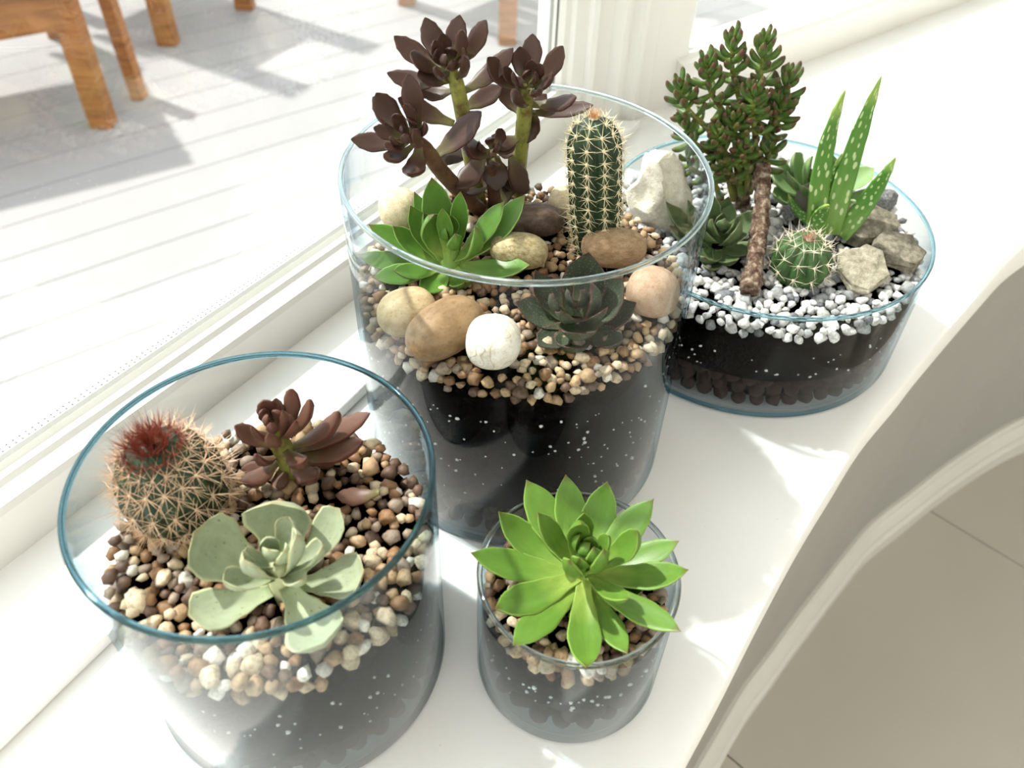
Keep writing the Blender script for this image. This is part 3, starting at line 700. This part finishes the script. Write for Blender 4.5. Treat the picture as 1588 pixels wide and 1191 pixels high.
# ---------------------------------------------------------------- cacti
def cactus(name, base, R, Hh, axis, ribs, rows_n, shape, mat, spine_mats, label, nsp, slen, depth=.14, red_top=None, twist=0, spread=60, seed=1, tub=False):
    rr = random.Random(seed); base = Vector(base); ax = Vector(axis).normalized(); s = ax.cross(Vector((0, 1, 0))).normalized(); t = ax.cross(s)
    E_ = empty(name, base, label, 'cactus')
    def pt(f, a, prof=True):
        rad, zz = shape(f); rib = 1 - depth * (1 - abs(math.cos(a * ribs / 2 + twist * f)) ** .8) * min(1, 3 * f, 6 * (1 - f) + .25) if prof else 1
        return base + (s * math.cos(a) + t * math.sin(a)) * (R * rad * rib) + ax * (Hh * zz)
    NS, NR = ribs * 8, 36; V, Fc = [], []
    for i in range(NR + 1):
        for j in range(NS): V.append(pt(i / NR, 2 * PI * j / NS))
    for i in range(NR):
        for j in range(NS):
            a, b = i * NS + j, i * NS + (j + 1) % NS; Fc.append((a, b, b + NS, a + NS))
    Fc.append(tuple(range(NS))[::-1]); Fc.append(tuple(NR * NS + j for j in range(NS)))
    obj('body', mesh('cactus_body', V, Fc, mat), E_)
    sets = {k_: [] for k_ in spine_mats}; wool = []
    for i in range(rows_n):
        f = .06 + .93 * i / (rows_n - 1)
        for j in range(ribs):
            a = 2 * PI * (j + (.5 if tub and i % 2 else 0)) / ribs - (twist * f * 2 / ribs)
            P = pt(f, a) ; c = base + ax * (Hh * max(0, shape(f)[1] - .16)); nrm = (pt(min(1, f), a) - c); 
            P2 = pt(min(1, f + .03), a); P1 = pt(max(0, f - .03), a); tan = (P2 - P1).normalized(); rad = (pt(f, a) - (base + ax * (Hh * shape(f)[1])))
            side = ax.cross(rad); side = side.normalized() if side.length > 1e-6 else s
            nrm = side.cross(tan) * -1
            if nrm.dot(rad + ax * .0001 * (1 if f > .9 else 0)) < 0: nrm = -nrm
            if f > .94: nrm = (nrm + ax * 1.5)
            nrm.normalize()
            if f > .9 and j % 2 and not tub: continue
            v, fc = ICO[1]
            if not (tub and f > .8): wool.append(([P + q * (.0011 if not tub else .0009) for q in v], fc))
            key = 'top' if (red_top and f > red_top) else 'side'
            q1 = nrm.orthogonal().normalized(); q2 = nrm.cross(q1)
            for m in range(nsp):
                aa = 2 * PI * m / nsp + rr.uniform(-.2, .2); el = math.radians(rr.uniform(12, 90 - spread) if m % 5 else rr.uniform(55, 85))
                if key == 'top': el = math.radians(rr.uniform(35, 85) if tub else rr.uniform(35, 75))
                d = (q1 * math.cos(aa) + q2 * math.sin(aa)) * math.cos(el) + nrm * math.sin(el)
                L = slen * rr.uniform(.7, 1.2); w = .00021
                e1 = d.orthogonal().normalized() * w; e2 = d.cross(e1).normalized() * w
                sets[key].append(([P + e1, P - e1 * .5 + e2 * .87, P - e1 * .5 - e2 * .87, P + d * L], [(0, 1, 3), (1, 2, 3), (2, 0, 3)]))
    if tub:                                  # tuft on the crown
        ap = base + ax * (Hh * .99)
        for m in range(90):
            aa = rr.uniform(0, 6.28); q0 = s * math.cos(aa) + t * math.sin(aa); P = ap + q0 * (R * .3 * math.sqrt(rr.random())) - ax * .001
            d = (ax + q0 * rr.uniform(0, .8)).normalized(); e1 = d.orthogonal().normalized() * .00024; e2 = d.cross(e1).normalized() * .00024
            sets['top'].append(([P + e1, P - e1 * .5 + e2 * .87, P - e1 * .5 - e2 * .87, P + d * slen * rr.uniform(.6, 1.1)], [(0, 1, 3), (1, 2, 3), (2, 0, 3)]))
    for k_, lst in sets.items():
        if lst:
            o = obj('spines', mesh('spines', *join(lst), spine_mats[k_], False), E_); o['kind'] = 'stuff'
    o = obj('areoles', mesh('areoles', *join(wool), M_wool), E_); o['kind'] = 'stuff'
    return E_
M_wool = NT('areole_wool').pbr((.55, .48, .34), .95)
M_cg = leafmat('cactus_green', (.02, .05, .02), (.018, .05, .018), (.03, .07, .02), rough=.5, mottled=.3)
n_ = NT('cactus_skin'); _a = n_.tex('ShaderNodeTexNoise', 130)
M_cg = n_.pbr(n_.ramp(_a.outputs[0], [(.3, (.006, .018, .007)), (.7, (.016, .042, .014))]), .5, n_.bump(_a.outputs[0], .2, .0005), .35)
n_ = NT('cactus_skin_ribbed'); _a = n_.tex('ShaderNodeTexNoise', 130)
M_cg2 = n_.pbr(n_.ramp(_a.outputs[0], [(.3, (.022, .06, .016)), (.7, (.07, .14, .035))]), .5, None, .35)
M_sp_y = NT('straw_spine').pbr((.78, .68, .42), .5)
M_sp_o = NT('orange_spine').pbr((.5, .26, .10), .5)
M_sp_t = NT('tan_spine').pbr((.70, .48, .31), .5)
M_sp_r = NT('red_spine').pbr((.22, .045, .025), .5)
M_sp_w = NT('pale_spine').pbr((.82, .74, .60), .5)
M_sp_p = NT('pinkish_spine').pbr((.45, .22, .17), .5)
def col_shape(f):
    if f < .72: return (.82 + .18 * math.sin(PI / 2 * min(1, f / .5)), f / .72 * .80)
    a = (f - .72) / .28 * PI / 2; return (max(.02, math.cos(a) ** .8), .80 + .20 * math.sin(a))
def glob(f):
    a = -PI * .28 + f * PI * .78; return (max(.02, math.cos(a)), (math.sin(a) + math.sin(PI * .28)) / (1 + math.sin(PI * .28)))
def flat_glob(f):
    a = -PI * .25 + f * PI * .75; return (max(.05, math.cos(a)), (math.sin(a) + .707) / 1.707 - (.06 * max(0, f - .85) / .15))
cA = at(925, 398, .126); cT = aty(921, 184, cA.y + .004); hA = (cT - cA).length
cactus('column_cactus', cA, 42 * mpp(cA + Vector((0, 0, .05))), hA, cT - cA, 10, 14, col_shape, M_cg, {'side': M_sp_y, 'top': M_sp_o}, 'upright ribbed column cactus with straw spines in the tallest jar', 10, .0075, .24, .985, 0, 60, 4)
cB = at(277, 838, .096) + Vector((0, .016, 0)); mB = mpp(cB)
cactus('red_spined_cactus', cB, 84 * mpp(cB + Vector((0, 0, .03))), .052, (-.05, -.08, 1), 16, 11, glob, M_cg, {'side': M_sp_t, 'top': M_sp_r}, 'round cactus densely covered in tan and red spines', 12, .0105, .10, .80, 0, 60, 5, True)
cD = at(1238, 440, .073) + Vector((0, .008, 0))
cactus('ribbed_ball_cactus', cD, 46 * mpp(cD), .032, (0, -.05, 1), 11, 5, flat_glob, M_cg2, {'side': M_sp_w, 'top': M_sp_p}, 'small ribbed ball cactus with star spines in white gravel', 7, .0095, .26, .8, 0, 66, 6)

# ---------------------------------------------------------------- pebbles and rocks
FOOT = {k: [] for k in 'ABCD'}
def inside(P, k, rad):
    x, y, r, h = JAR[k]; return math.hypot(P.x - x, P.y - y) < r - TH - rad - .0006
def pebble(k, u, v, a_px, b_px, rot, z, mat, label, name='pebble', cat='pebble', group='large pebbles in the tallest jar', flat=1.0, shape=None, seed=1):
    jx, jy, jr, jh = JAR[k]
    def excess(zz): Q = at(u, v, zz); return max(0.0, math.hypot(Q.x - jx, Q.y - jy) + a_px * mpp(Q) - (jr - TH - .0006))
    z = min((z + d * .001 for d in range(-14, 22)), key=lambda q: excess(q) * 40 + abs(q - z))
    P = at(u, v, z); s = mpp(P)
    c, sn = math.cos(math.radians(rot)), math.sin(math.radians(rot))
    e = at(u + c * a_px, v - sn * a_px, z) - at(u - c * a_px, v + sn * a_px, z)
    g = at(u - sn * b_px, v - c * b_px, z) - at(u + sn * b_px, v + c * b_px, z)
    A_ = e.length / 2; B_ = b_px * s; hd = math.atan2(e.y, e.x)
    lx = max(A_ * abs(c) + A_ * abs(sn) * .85, B_)
    V, Fc = shape or pebble_shape(seed)
    M = Matrix.Translation(P) @ Matrix.Rotation(hd, 4, 'Z') @ Matrix.Diagonal((A_ if abs(c) > .8 else A_ * .9, B_ * 1.08, B_ * .98 * flat, 1))
    o = obj(name, mesh(name, V, Fc, mat, True, 40 if shape else None), None, M)
    FOOT[k].append((P.x, P.y, (A_ + B_) * .42, P.z))
    return tag(o, label, cat, group)
S_tan = stonemat('tan_pebble', (.40, .29, .15), (.50, .38, .21), (.58, .46, .28), 40, .6, .25, unit=True)
S_brown = stonemat('brown_pebble', (.20, .12, .055), (.27, .17, .085), (.33, .22, .12), 40, .6, .25, unit=True)
S_white = stonemat('white_pebble', (.55, .5, .4), (.68, .64, .55), (.74, .71, .64), 45, .6, .3, (.30, .20, .09), unit=True)
S_yell = stonemat('speckled_pebble', (.27, .21, .09), (.42, .35, .18), (.52, .46, .28), 110, .5, .4, (.1, .06, .02), unit=True)
S_dk = stonemat('dark_brown_pebble', (.05, .03, .02), (.085, .055, .038), (.12, .085, .06), 60, .55, .3, unit=True)
S_bei = stonemat('beige_pebble', (.50, .40, .25), (.6, .5, .33), (.66, .57, .42), 70, .65, .4, unit=True)
S_umb = stonemat('umber_pebble', (.22, .14, .07), (.30, .20, .11), (.37, .26, .16), 90, .65, .35, unit=True)
S_pink = stonemat('pinkish_pebble', (.36, .23, .14), (.43, .29, .19), (.48, .34, .24), 70, .65, .3, unit=True)
for a in [(631, 484, 45, 35, 18, .142, S_tan, 'tan oval pebble below the green rosette, against the front glass'),
          (691, 508, 60, 40, 33, .146, S_brown, 'large brown oval pebble between the tan pebble and the white pebble'),
          (765, 530, 42, 41, 0, .145, S_white, 'round white cracked pebble at the front of the tallest jar'),
          (805, 389, 46, 27, -6, .140, S_yell, 'speckled yellow-grey pebble right of the green rosette'),
          (828, 341, 47, 25, 0, .140, S_dk, 'dark brown pebble at the foot of the brown stems'),
          (876, 313, 26, 25, 0, .140, S_bei, 'small round beige pebble beside the column cactus'),
          (952, 384, 51, 30, 0, .142, S_umb, 'umber oval pebble at the foot of the column cactus'),
          (1012, 452, 42, 37, -12, .142, S_pink, 'pinkish brown round pebble against the right side glass'),
          (619, 323, 32, 31, 0, .146, S_bei, 'pale tan pebble behind the green rosette by the glass')]:
    pebble('A', *a, seed=a[0])
# bark chip behind the brown stems
P = at(700, 246, .133); V, Fc = chunk(41, 3, 9, .5, .8, (1, .55, .35), .25)
M_bark = stonemat('bark', (.05, .026, .015), (.15, .095, .062), (.40, .33, .25), 210, .9, 1.5)
tag(obj('bark_chip', mesh('bark_chip', V, Fc, M_bark, True, 35), None, Matrix.Translation(P) @ Matrix.Rotation(.3, 4, 'Z') @ Matrix.Scale(.016, 4)), 'rough brown bark chip behind the brown stems in the tallest jar', 'bark')
# bowl: pale rock, slates, dark rocks, stick
S_pale = stonemat('pale_sandstone', (.60, .54, .41), (.72, .67, .54), (.80, .76, .65), 120, .9, 1.2, unit=True)
S_slate = stonemat('olive_slate', (.20, .18, .125), (.31, .285, .21), (.42, .39, .30), 5000, .85, .9, unit=True)
S_slate2 = stonemat('dark_slate', (.10, .09, .065), (.19, .17, .125), (.30, .27, .21), 5000, .85, .9, unit=True)
S_grey = stonemat('grey_stone', (.10, .10, .10), (.2, .2, .2), (.33, .33, .32), 120, .7, .6, unit=True)
def rock(k, u, v, a_px, b_px, rot, z, mat, label, sq, seed, name='rock', tilt=(0, 0), sub=3, cut=(.5, .8), bumps=.1):
    P = at(u, v, z); s = mpp(P); V, Fc = chunk(seed, sub, 14, cut[0], cut[1], sq, bumps)
    if sub > 2: V = [q * (1 + .035 * noise.noise(q * 5) + .02 * noise.noise(q * 11)) for q in V]
    mx = max(abs(q.x) for q in V); my = max(abs(q.y) for q in V); V = [Vector((q.x / mx, q.y / my, q.z / my)) for q in V]
    M = Matrix.Translation(P) @ Matrix.Rotation(math.radians(rot), 4, 'Z') @ Matrix.Rotation(tilt[0], 4, 'X') @ Matrix.Rotation(tilt[1], 4, 'Y') @ Matrix.Diagonal((a_px * s, b_px * s, b_px * s, 1))
    o = obj(name, mesh(name, V, Fc, mat, True, 28), None, M); FOOT[k].append((P.x, P.y, (a_px + b_px) * .4 * s, P.z))
    return tag(o, label, 'rock')
rock('D', 1021, 300, 52, 50, 10, .092, S_pale, 'large pale rough sandstone at the back of the low glass bowl', (1, .9, 1.1), 11, 'sandstone_rock', sub=4, cut=(.72, .95), bumps=.25)
def slate(k, u, v, a_px, b_px, rot, z, hgt, mat, label, seed, tilt=(0, 0)):
    """broken slab: irregular outline in split layers"""
    rr = random.Random(seed); P = at(u, v, z); s = mpp(P); n = 11
    out = [(math.cos(2 * PI * i / n + rr.uniform(-.15, .15)), math.sin(2 * PI * i / n + rr.uniform(-.15, .15)), rr.uniform(.78, 1.12)) for i in range(n)]
    V, Fc = [], []; lev = 6
    for l in range(lev):
        zz = -hgt + 2 * hgt * l / (lev - 1)
        for x, y, q in out:
            w = q * rr.uniform(.9, 1.06) * (.86 if l == 0 else .93 if l == lev - 1 else 1); V.append((x * w * a_px * s, y * w * b_px * s, zz + rr.uniform(-.0006, .0006)))
    for l in range(lev - 1):
        for i in range(n):
            a, b = l * n + i, l * n + (i + 1) % n; Fc += [(a, b, b + n), (a, b + n, a + n)]
    c0 = len(V); V += [(0, 0, -hgt), (.1 * a_px * s, 0, hgt + .0008)]
    for i in range(n): Fc += [((i + 1) % n, i, c0), ((lev - 1) * n + i, (lev - 1) * n + (i + 1) % n, c0 + 1)]
    M = Matrix.Translation(P) @ Matrix.Rotation(tilt[0], 4, 'X') @ Matrix.Rotation(tilt[1], 4, 'Y') @ Matrix.Rotation(math.radians(rot), 4, 'Z')
    FOOT[k].append((P.x, P.y, (a_px + b_px) * .4 * s, P.z))
    return tag(obj('slate', mesh('slate', V, Fc, mat, False), None, M), label, 'rock')
slate('D', 1338, 420, 41, 46, -20, .082, .0045, S_slate, 'flat olive slate slab beside the ball cactus', 12, (.30, .05))
slate('D', 1392, 389, 42, 38, -12, .083, .0055, S_slate2, 'broken dark-sided slate against the right rim of the bowl', 13, (.15, .12))
slate('D', 1345, 352, 44, 40, 15, .083, .0075, S_slate2, 'darker slate piece behind the aloe leaves', 14, (.35, -.1))
rock('D', 1228, 330, 17, 18, 0, .083, S_grey, 'dark grey stone between the bark stick and the aloe', (1, 1, .9), 15, 'stone', sub=2)
rock('D', 1246, 316, 15, 22, 0, .088, S_slate, 'small olive stone standing behind the aloe base', (.8, .7, 1.2), 16, 'stone', sub=2)
rock('D', 1373, 312, 14, 16, 20, .083, S_grey, 'small grey stone leaning at the back rim of the bowl', (1, .6, 1.0), 17, 'stone', sub=2)
yS = at(1165, 448, .074)
sp = [at(1163, 452, .080), at(1172, 400, .088), at(1180, 345, .096), at(1181, 300, .108), at(1180, 256, .120)]
tag(obj('bark_stick', mesh('bark_stick', *tube(sp, [.0062, .0056, .0054, .0056, .0055], 18, 14, .55, 3), M_bark)), 'rough bark stick leaning among the plants of the low bowl', 'stick')

# ---------------------------------------------------------------- bowl plants
M_aloe = leafmat('spotted_aloe_leaf', (.20, .32, .07), (.075, .20, .03), (.30, .42, .10), rough=.4, mottled=.25, tip_at=.85, spots=((.42, .52, .26), 1, (13, 4, 1), .27))
G8 = leaf_mesh('aloe_leaf', ALOE, .42, .10, .5, .3, mat=M_aloe, base_t=1.0)
bL = at(1280, 372, .077)
tL = empty('spotted_aloe', bL, 'spotted aloe with long narrow upright leaves in the low bowl', 'succulent')
yL = bL.y
for u, v, dy, w, bu, bv_, db in [(1311, 140, .0, 40, 1266, 374, -.008), (1367, 118, .012, 37, 1288, 362, .0), (1389, 244, .004, 32, 1304, 366, .0), (1306, 238, .012, 24, 1285, 345, .004), (1286, 318, -.016, 30, 1258, 376, -.010), (1345, 300, .03, 26, 1298, 352, .008), (1222, 300, .02, 18, 1268, 352, .006)]:
    tip = aty(u, v, yL + dy); b = aty(bu, bv_, yL + db); put_leaf(tL, G8, b, tip, w * mpp(tip), (tip - b).cross(Vector((1, 0, 0))) * -1 if False else (bL + Vector((0, 0, .2)) - tip) + Vector((0, -.06, 0)))
M_ech = leafmat('soft_green_leaf', (.26, .36, .14), (.17, .28, .10), (.22, .28, .12), edge=(.34, .44, .22), edge_w=.06, rough=.55, mottled=.3)
G9 = [leaf_mesh('soft_leaf', SPOON, .16, c, b, .2, mat=M_ech, tipz=.06) for c, b in ((.2, .15), (.28, .2))]
bG = at(1262, 312, .077)
GL = [(1196, 268, .096, 34), (1197, 300, .088, 34), (1206, 246, .108, 30), (1232, 236, .112, 34), (1256, 243, .116, 34), (1290, 246, .112, 30), (1356, 262, .098, 36), (1378, 300, .084, 30), (1330, 320, .084, 30), (1226, 322, .086, 30), (1222, 270, .114, 30, .006), (1272, 268, .118, 26, .006), (1246, 290, .112, 28, .006), (1310, 270, .11, 30, .004)]
tG = rosette_ground('soft_green_echeveria', bG, (0, -.2, 1), GL, G9, 'soft green rosette behind the spotted aloe in the low bowl', 'succulent', rb=.004)
heart(tG, G9, bG + Vector((0, 0, .012)), (0, -.2, 1), 5, .022, .012, .012, 55, 82, random.Random(11), .3)

# bushy sedum: every branch a stem part with its own leaves
M_sed = leafmat('sedum_leaf', (.20, .30, .06), (.075, .135, .028), (.085, .024, .018), rough=.42, mottled=.3, tip_at=.79)
G10 = [leaf_mesh('sedum_leaf', STUB, .8, .0, b, .05, 8, 8, mat=M_sed) for b in (.15, .3)]
bD = at(1150, 318, .076)
tD = empty('bushy_sedum', bD, 'bushy branching sedum with small plump red-tipped leaves in the low bowl', 'succulent')
yD = bD.y
SED = [((1150, 300), (1137, 48), .012, 22), ((1158, 300), (1188, 48), .010, 22), ((1145, 300), (1096, 82), .004, 22), ((1140, 310), (1056, 118), .0, 22), ((1162, 300), (1223, 104), .006, 20), ((1158, 300), (1172, 128), -.012, 20),
       ((1150, 300), (1112, 196), -.016, 16), ((1156, 300), (1140, 168), -.010, 16), ((1160, 296), (1212, 145), .000, 16), ((1156, 300), (1196, 220), -.010, 14), ((1150, 305), (1156, 218), -.020, 14), ((1138, 310), (1062, 180), -.004, 12), ((1148, 305), (1120, 240), -.018, 12), ((1120, 325), (1066, 232), -.006, 10)]
rs = random.Random(21); tot = 0
SED = [(a, b, dy, round(nl * 1.24)) for a, b, dy, nl in SED]
for (bu, bv_), (tu, tv), dy, nl in SED:
    a = aty(bu, bv_, yD); c = aty(tu, tv + 13, yD + dy); mid = a.lerp(c, .45) + Vector((-(c.x - a.x) * .12, dy * .3, .004))
    pts = [a, mid, a.lerp(c, .8) + Vector(((c.x - a.x) * .06, 0, 0)), c]
    st = obj('stem', mesh('stem', *tube(pts, [.0026, .0021, .0017, .0009], 8, 5), M_bstem), tD)
    cur = catmull(pts, 10); N = len(cur)
    for i in range(nl):
        f = .42 + .58 * (i / (nl - 1)) ** .85 if (c - a).length > .06 else .25 + .75 * i / (nl - 1)
        x = f * (N - 1); k = min(int(x), N - 2); p = cur[k].lerp(cur[k + 1], x - k); d = (cur[k + 1] - cur[k]).normalized()
        s = d.orthogonal().normalized(); t_ = d.cross(s); an = i * 2.39996 + tu
        el = math.radians(18 + 52 * max(0, (f - .55) / .45) + rs.uniform(-8, 8)); L = (.0145 - .0045 * max(0, (f - .7) / .3)) * rs.uniform(.85, 1.15)
        q = (s * math.cos(an) + t_ * math.sin(an)) * math.cos(el) + d * math.sin(el)
        put_leaf(st, G10[i % 2], p + q * .0006, p + q * L * 1.06, L * .37, d); tot += 1
obj('trunk', mesh('trunk', *tube([at(1152, 330, .070), at(1152, 312, .080), aty(1154, 285, yD)], [.006, .0055, .0045], 12, 8, .25, 5), M_bark), tD)

# ---------------------------------------------------------------- gravel
BRC = {'rusty brown': ((.24, .13, .06), .2), 'tan': ((.42, .28, .15), .26), 'dark brown': ((.12, .07, .045), .16), 'cream': ((.60, .48, .32), .2), 'grey-brown': ((.30, .23, .17), .1), 'off-white': ((.70, .65, .56), .08)}
WHC = {'white': ((.76, .75, .72), .5), 'pale grey': ((.56, .56, .54), .28), 'mid grey': ((.34, .35, .35), .14), 'dark grey': ((.14, .15, .16), .08)}
def stops_of(C):
    out, p = [], 0
    for c, w in C.values(): out.append((p, c)); p += w
    return out
def one_colour(name, c):
    n = NT(name); rn = n.add('ShaderNodeObjectInfo').outputs['Random']
    a = n.tex('ShaderNodeTexNoise', 2.6, detail=6, rough=.75)
    cc = n.mix(rn, tuple(x * .78 for x in c), tuple(min(.85, x * 1.2) for x in c))
    cc = n.mix(n.ramp(a.outputs[0], [(.44, 0.0), (.62, .75)]), cc, tuple(x * .38 for x in c))
    return n.pbr(cc, .55, n.bump(a.outputs[0], .4, .0005), .35)
MBI, MWI = gravelmat('tan_gravel_bed', stops_of(BRC), True), gravelmat('white_gravel_bed', stops_of(WHC), True)
def pick(C, x):
    for k_, (c, w) in C.items():
        if x < w: return k_
        x -= w
    return k_
def variants(C, nm): return {c: [mesh('gravel_stone', *chunk(100 + s, 2, 10, .5, .86, (1, .82, .7), .14), m_, True) for s in range(8)] for c, m_ in ((c, one_colour(c.replace(' ', '_').replace('-', '_') + nm, C[c][0])) for c in C)}
VB, VW = variants(BRC, '_gravel'), variants(WHC, '_bowl_gravel')
LOW = [chunk(100 + s, 1, 7, .55, .9, (1, .8, .68), .1) for s in range(10)]
# plants occupy some ground
FOOT['A'] += [(cA.x, cA.y, .016, .2), (bK.x, bK.y, .016, .1), (bE.x, bE.y, .012, .1)]; FOOT['B'] += [(cB.x, cB.y, .022, .2), (bB.x, bB.y, .010, .1)]; FOOT['D'] += [(cD.x, cD.y, .018, .1), (bL.x, bL.y, .012, .1), (bD.x, bD.y, .006, .1), (bH.x, bH.y - .004, .020, .1), (bG.x, bG.y, .010, .1)]
def gravel(k, size, n_ind, variants_, mat_i, label, group, seed):
    x, y, r, h = JAR[k]; rr = random.Random(seed); ri = r - TH; pts = []
    cell = {}
    def ok(p, d):
        ci, cj = int(p[0] / .01), int(p[1] / .01)
        for a in range(ci - 1, ci + 2):
            for b in range(cj - 1, cj + 2):
                for q in cell.get((a, b), ()):
                    if (p[0] - q[0]) ** 2 + (p[1] - q[1]) ** 2 + (p[2] - q[2]) ** 2 < d * d: return False
        return True
    def add(p, s): cell.setdefault((int(p[0] / .01), int(p[1] / .01)), []).append(p); pts.append((Vector(p), s))
    # against the glass, from the soil up
    for i in range(2600 if k != 'C' else 900):
        s = size * rr.uniform(.7, 1.2); a = rr.uniform(-PI, PI); z = SOIL[k] + .001 + (TOP[k] - SOIL[k]) * rr.random() + .003 * noise.noise((math.cos(a) * 2.2, math.sin(a) * 2.2, ord(k)))
        R_ = ri - s * .52; p = (x + R_ * math.cos(a), y + R_ * math.sin(a), z)
        if ok(p, s * .86): add(p, s)
    for i in range(9000 if k != 'C' else 2500):
        s = size * rr.uniform(.62, 1.5 if k == 'D' else 1.3); a = rr.uniform(-PI, PI); q = math.sqrt(rr.random()) * (ri - s * .6); px, py = x + q * math.cos(a), y + q * math.sin(a)
        z = TOP[k] + .0025 * noise.noise((px * 45, py * 45, ord(k))) + rr.uniform(-.0015, .0025) - .002
        if any((px - fx) ** 2 + (py - fy) ** 2 < (fr * .85) ** 2 for fx, fy, fr, fz in FOOT[k]): continue
        if ok((px, py, z), s * .72): add((px, py, z), s)
    # which ones show: the nearer ones and those on the camera's side
    def score(it):
        P, s = it; d = (P - CAM).length; hid = 0
        if P.z < TOP[k] - .004 and (P.y - y) > -.15 * r: hid = 1
        return hid * 10 + d - s * 4
    pts.sort(key=score); rest = []
    for i, (P, s) in enumerate(pts):
        rot = Matrix.Rotation(rr.uniform(0, 6.28), 4, 'Z') @ Matrix.Rotation(rr.uniform(-.7, .7), 4, 'X') @ Matrix.Rotation(rr.uniform(-.5, .5), 4, 'Y')
        if i < n_ind:
            cc = pick(WHC if k == 'D' else BRC, rr.random())
            o = obj('white_gravel_stone' if k == 'D' else 'gravel_stone', variants_[cc][rr.randrange(8)], None, Matrix.Translation(P) @ rot @ Matrix.Scale(s * .62, 4))
            tag(o, 'small ' + cc + ' ' + label, 'bowl gravel' if k == 'D' else 'gravel stone', cc + ' ' + group)
        else:
            M = Matrix.Translation(P) @ rot @ Matrix.Scale(s * .62, 4); v, f = LOW[rr.randrange(10)]; rest.append(([M @ q for q in v], f))
    if rest:
        o = obj('gravel_bed', mesh('gravel_bed', *join(rest), mat_i, True)); tag(o, 'remaining ' + ('white' if k == 'D' else 'tan') + ' gravel bed in the ' + JS[k], 'gravel', kind='stuff')
    return len(pts)
cnt = {}
cnt['B'] = gravel('B', .0088, 175, VB, MBI, 'gravel stone in the jar of the red-spined cactus', 'gravel stones in the jar of the red-spined cactus', 1)
cnt['C'] = gravel('C', .0076, 45, VB, MBI, 'gravel stone in the smallest jar', 'gravel stones in the smallest jar', 2)
cnt['A'] = gravel('A', .0074, 80, VB, MBI, 'gravel stone in the tallest jar', 'gravel stones in the tallest jar', 3)
cnt['D'] = gravel('D', .0080, 300, VW, MWI, 'gravel stone in the low glass bowl', 'gravel stones in the low glass bowl', 4)
print('gravel', cnt, 'sedum leaves', tot, 'objects', len(bpy.data.objects))
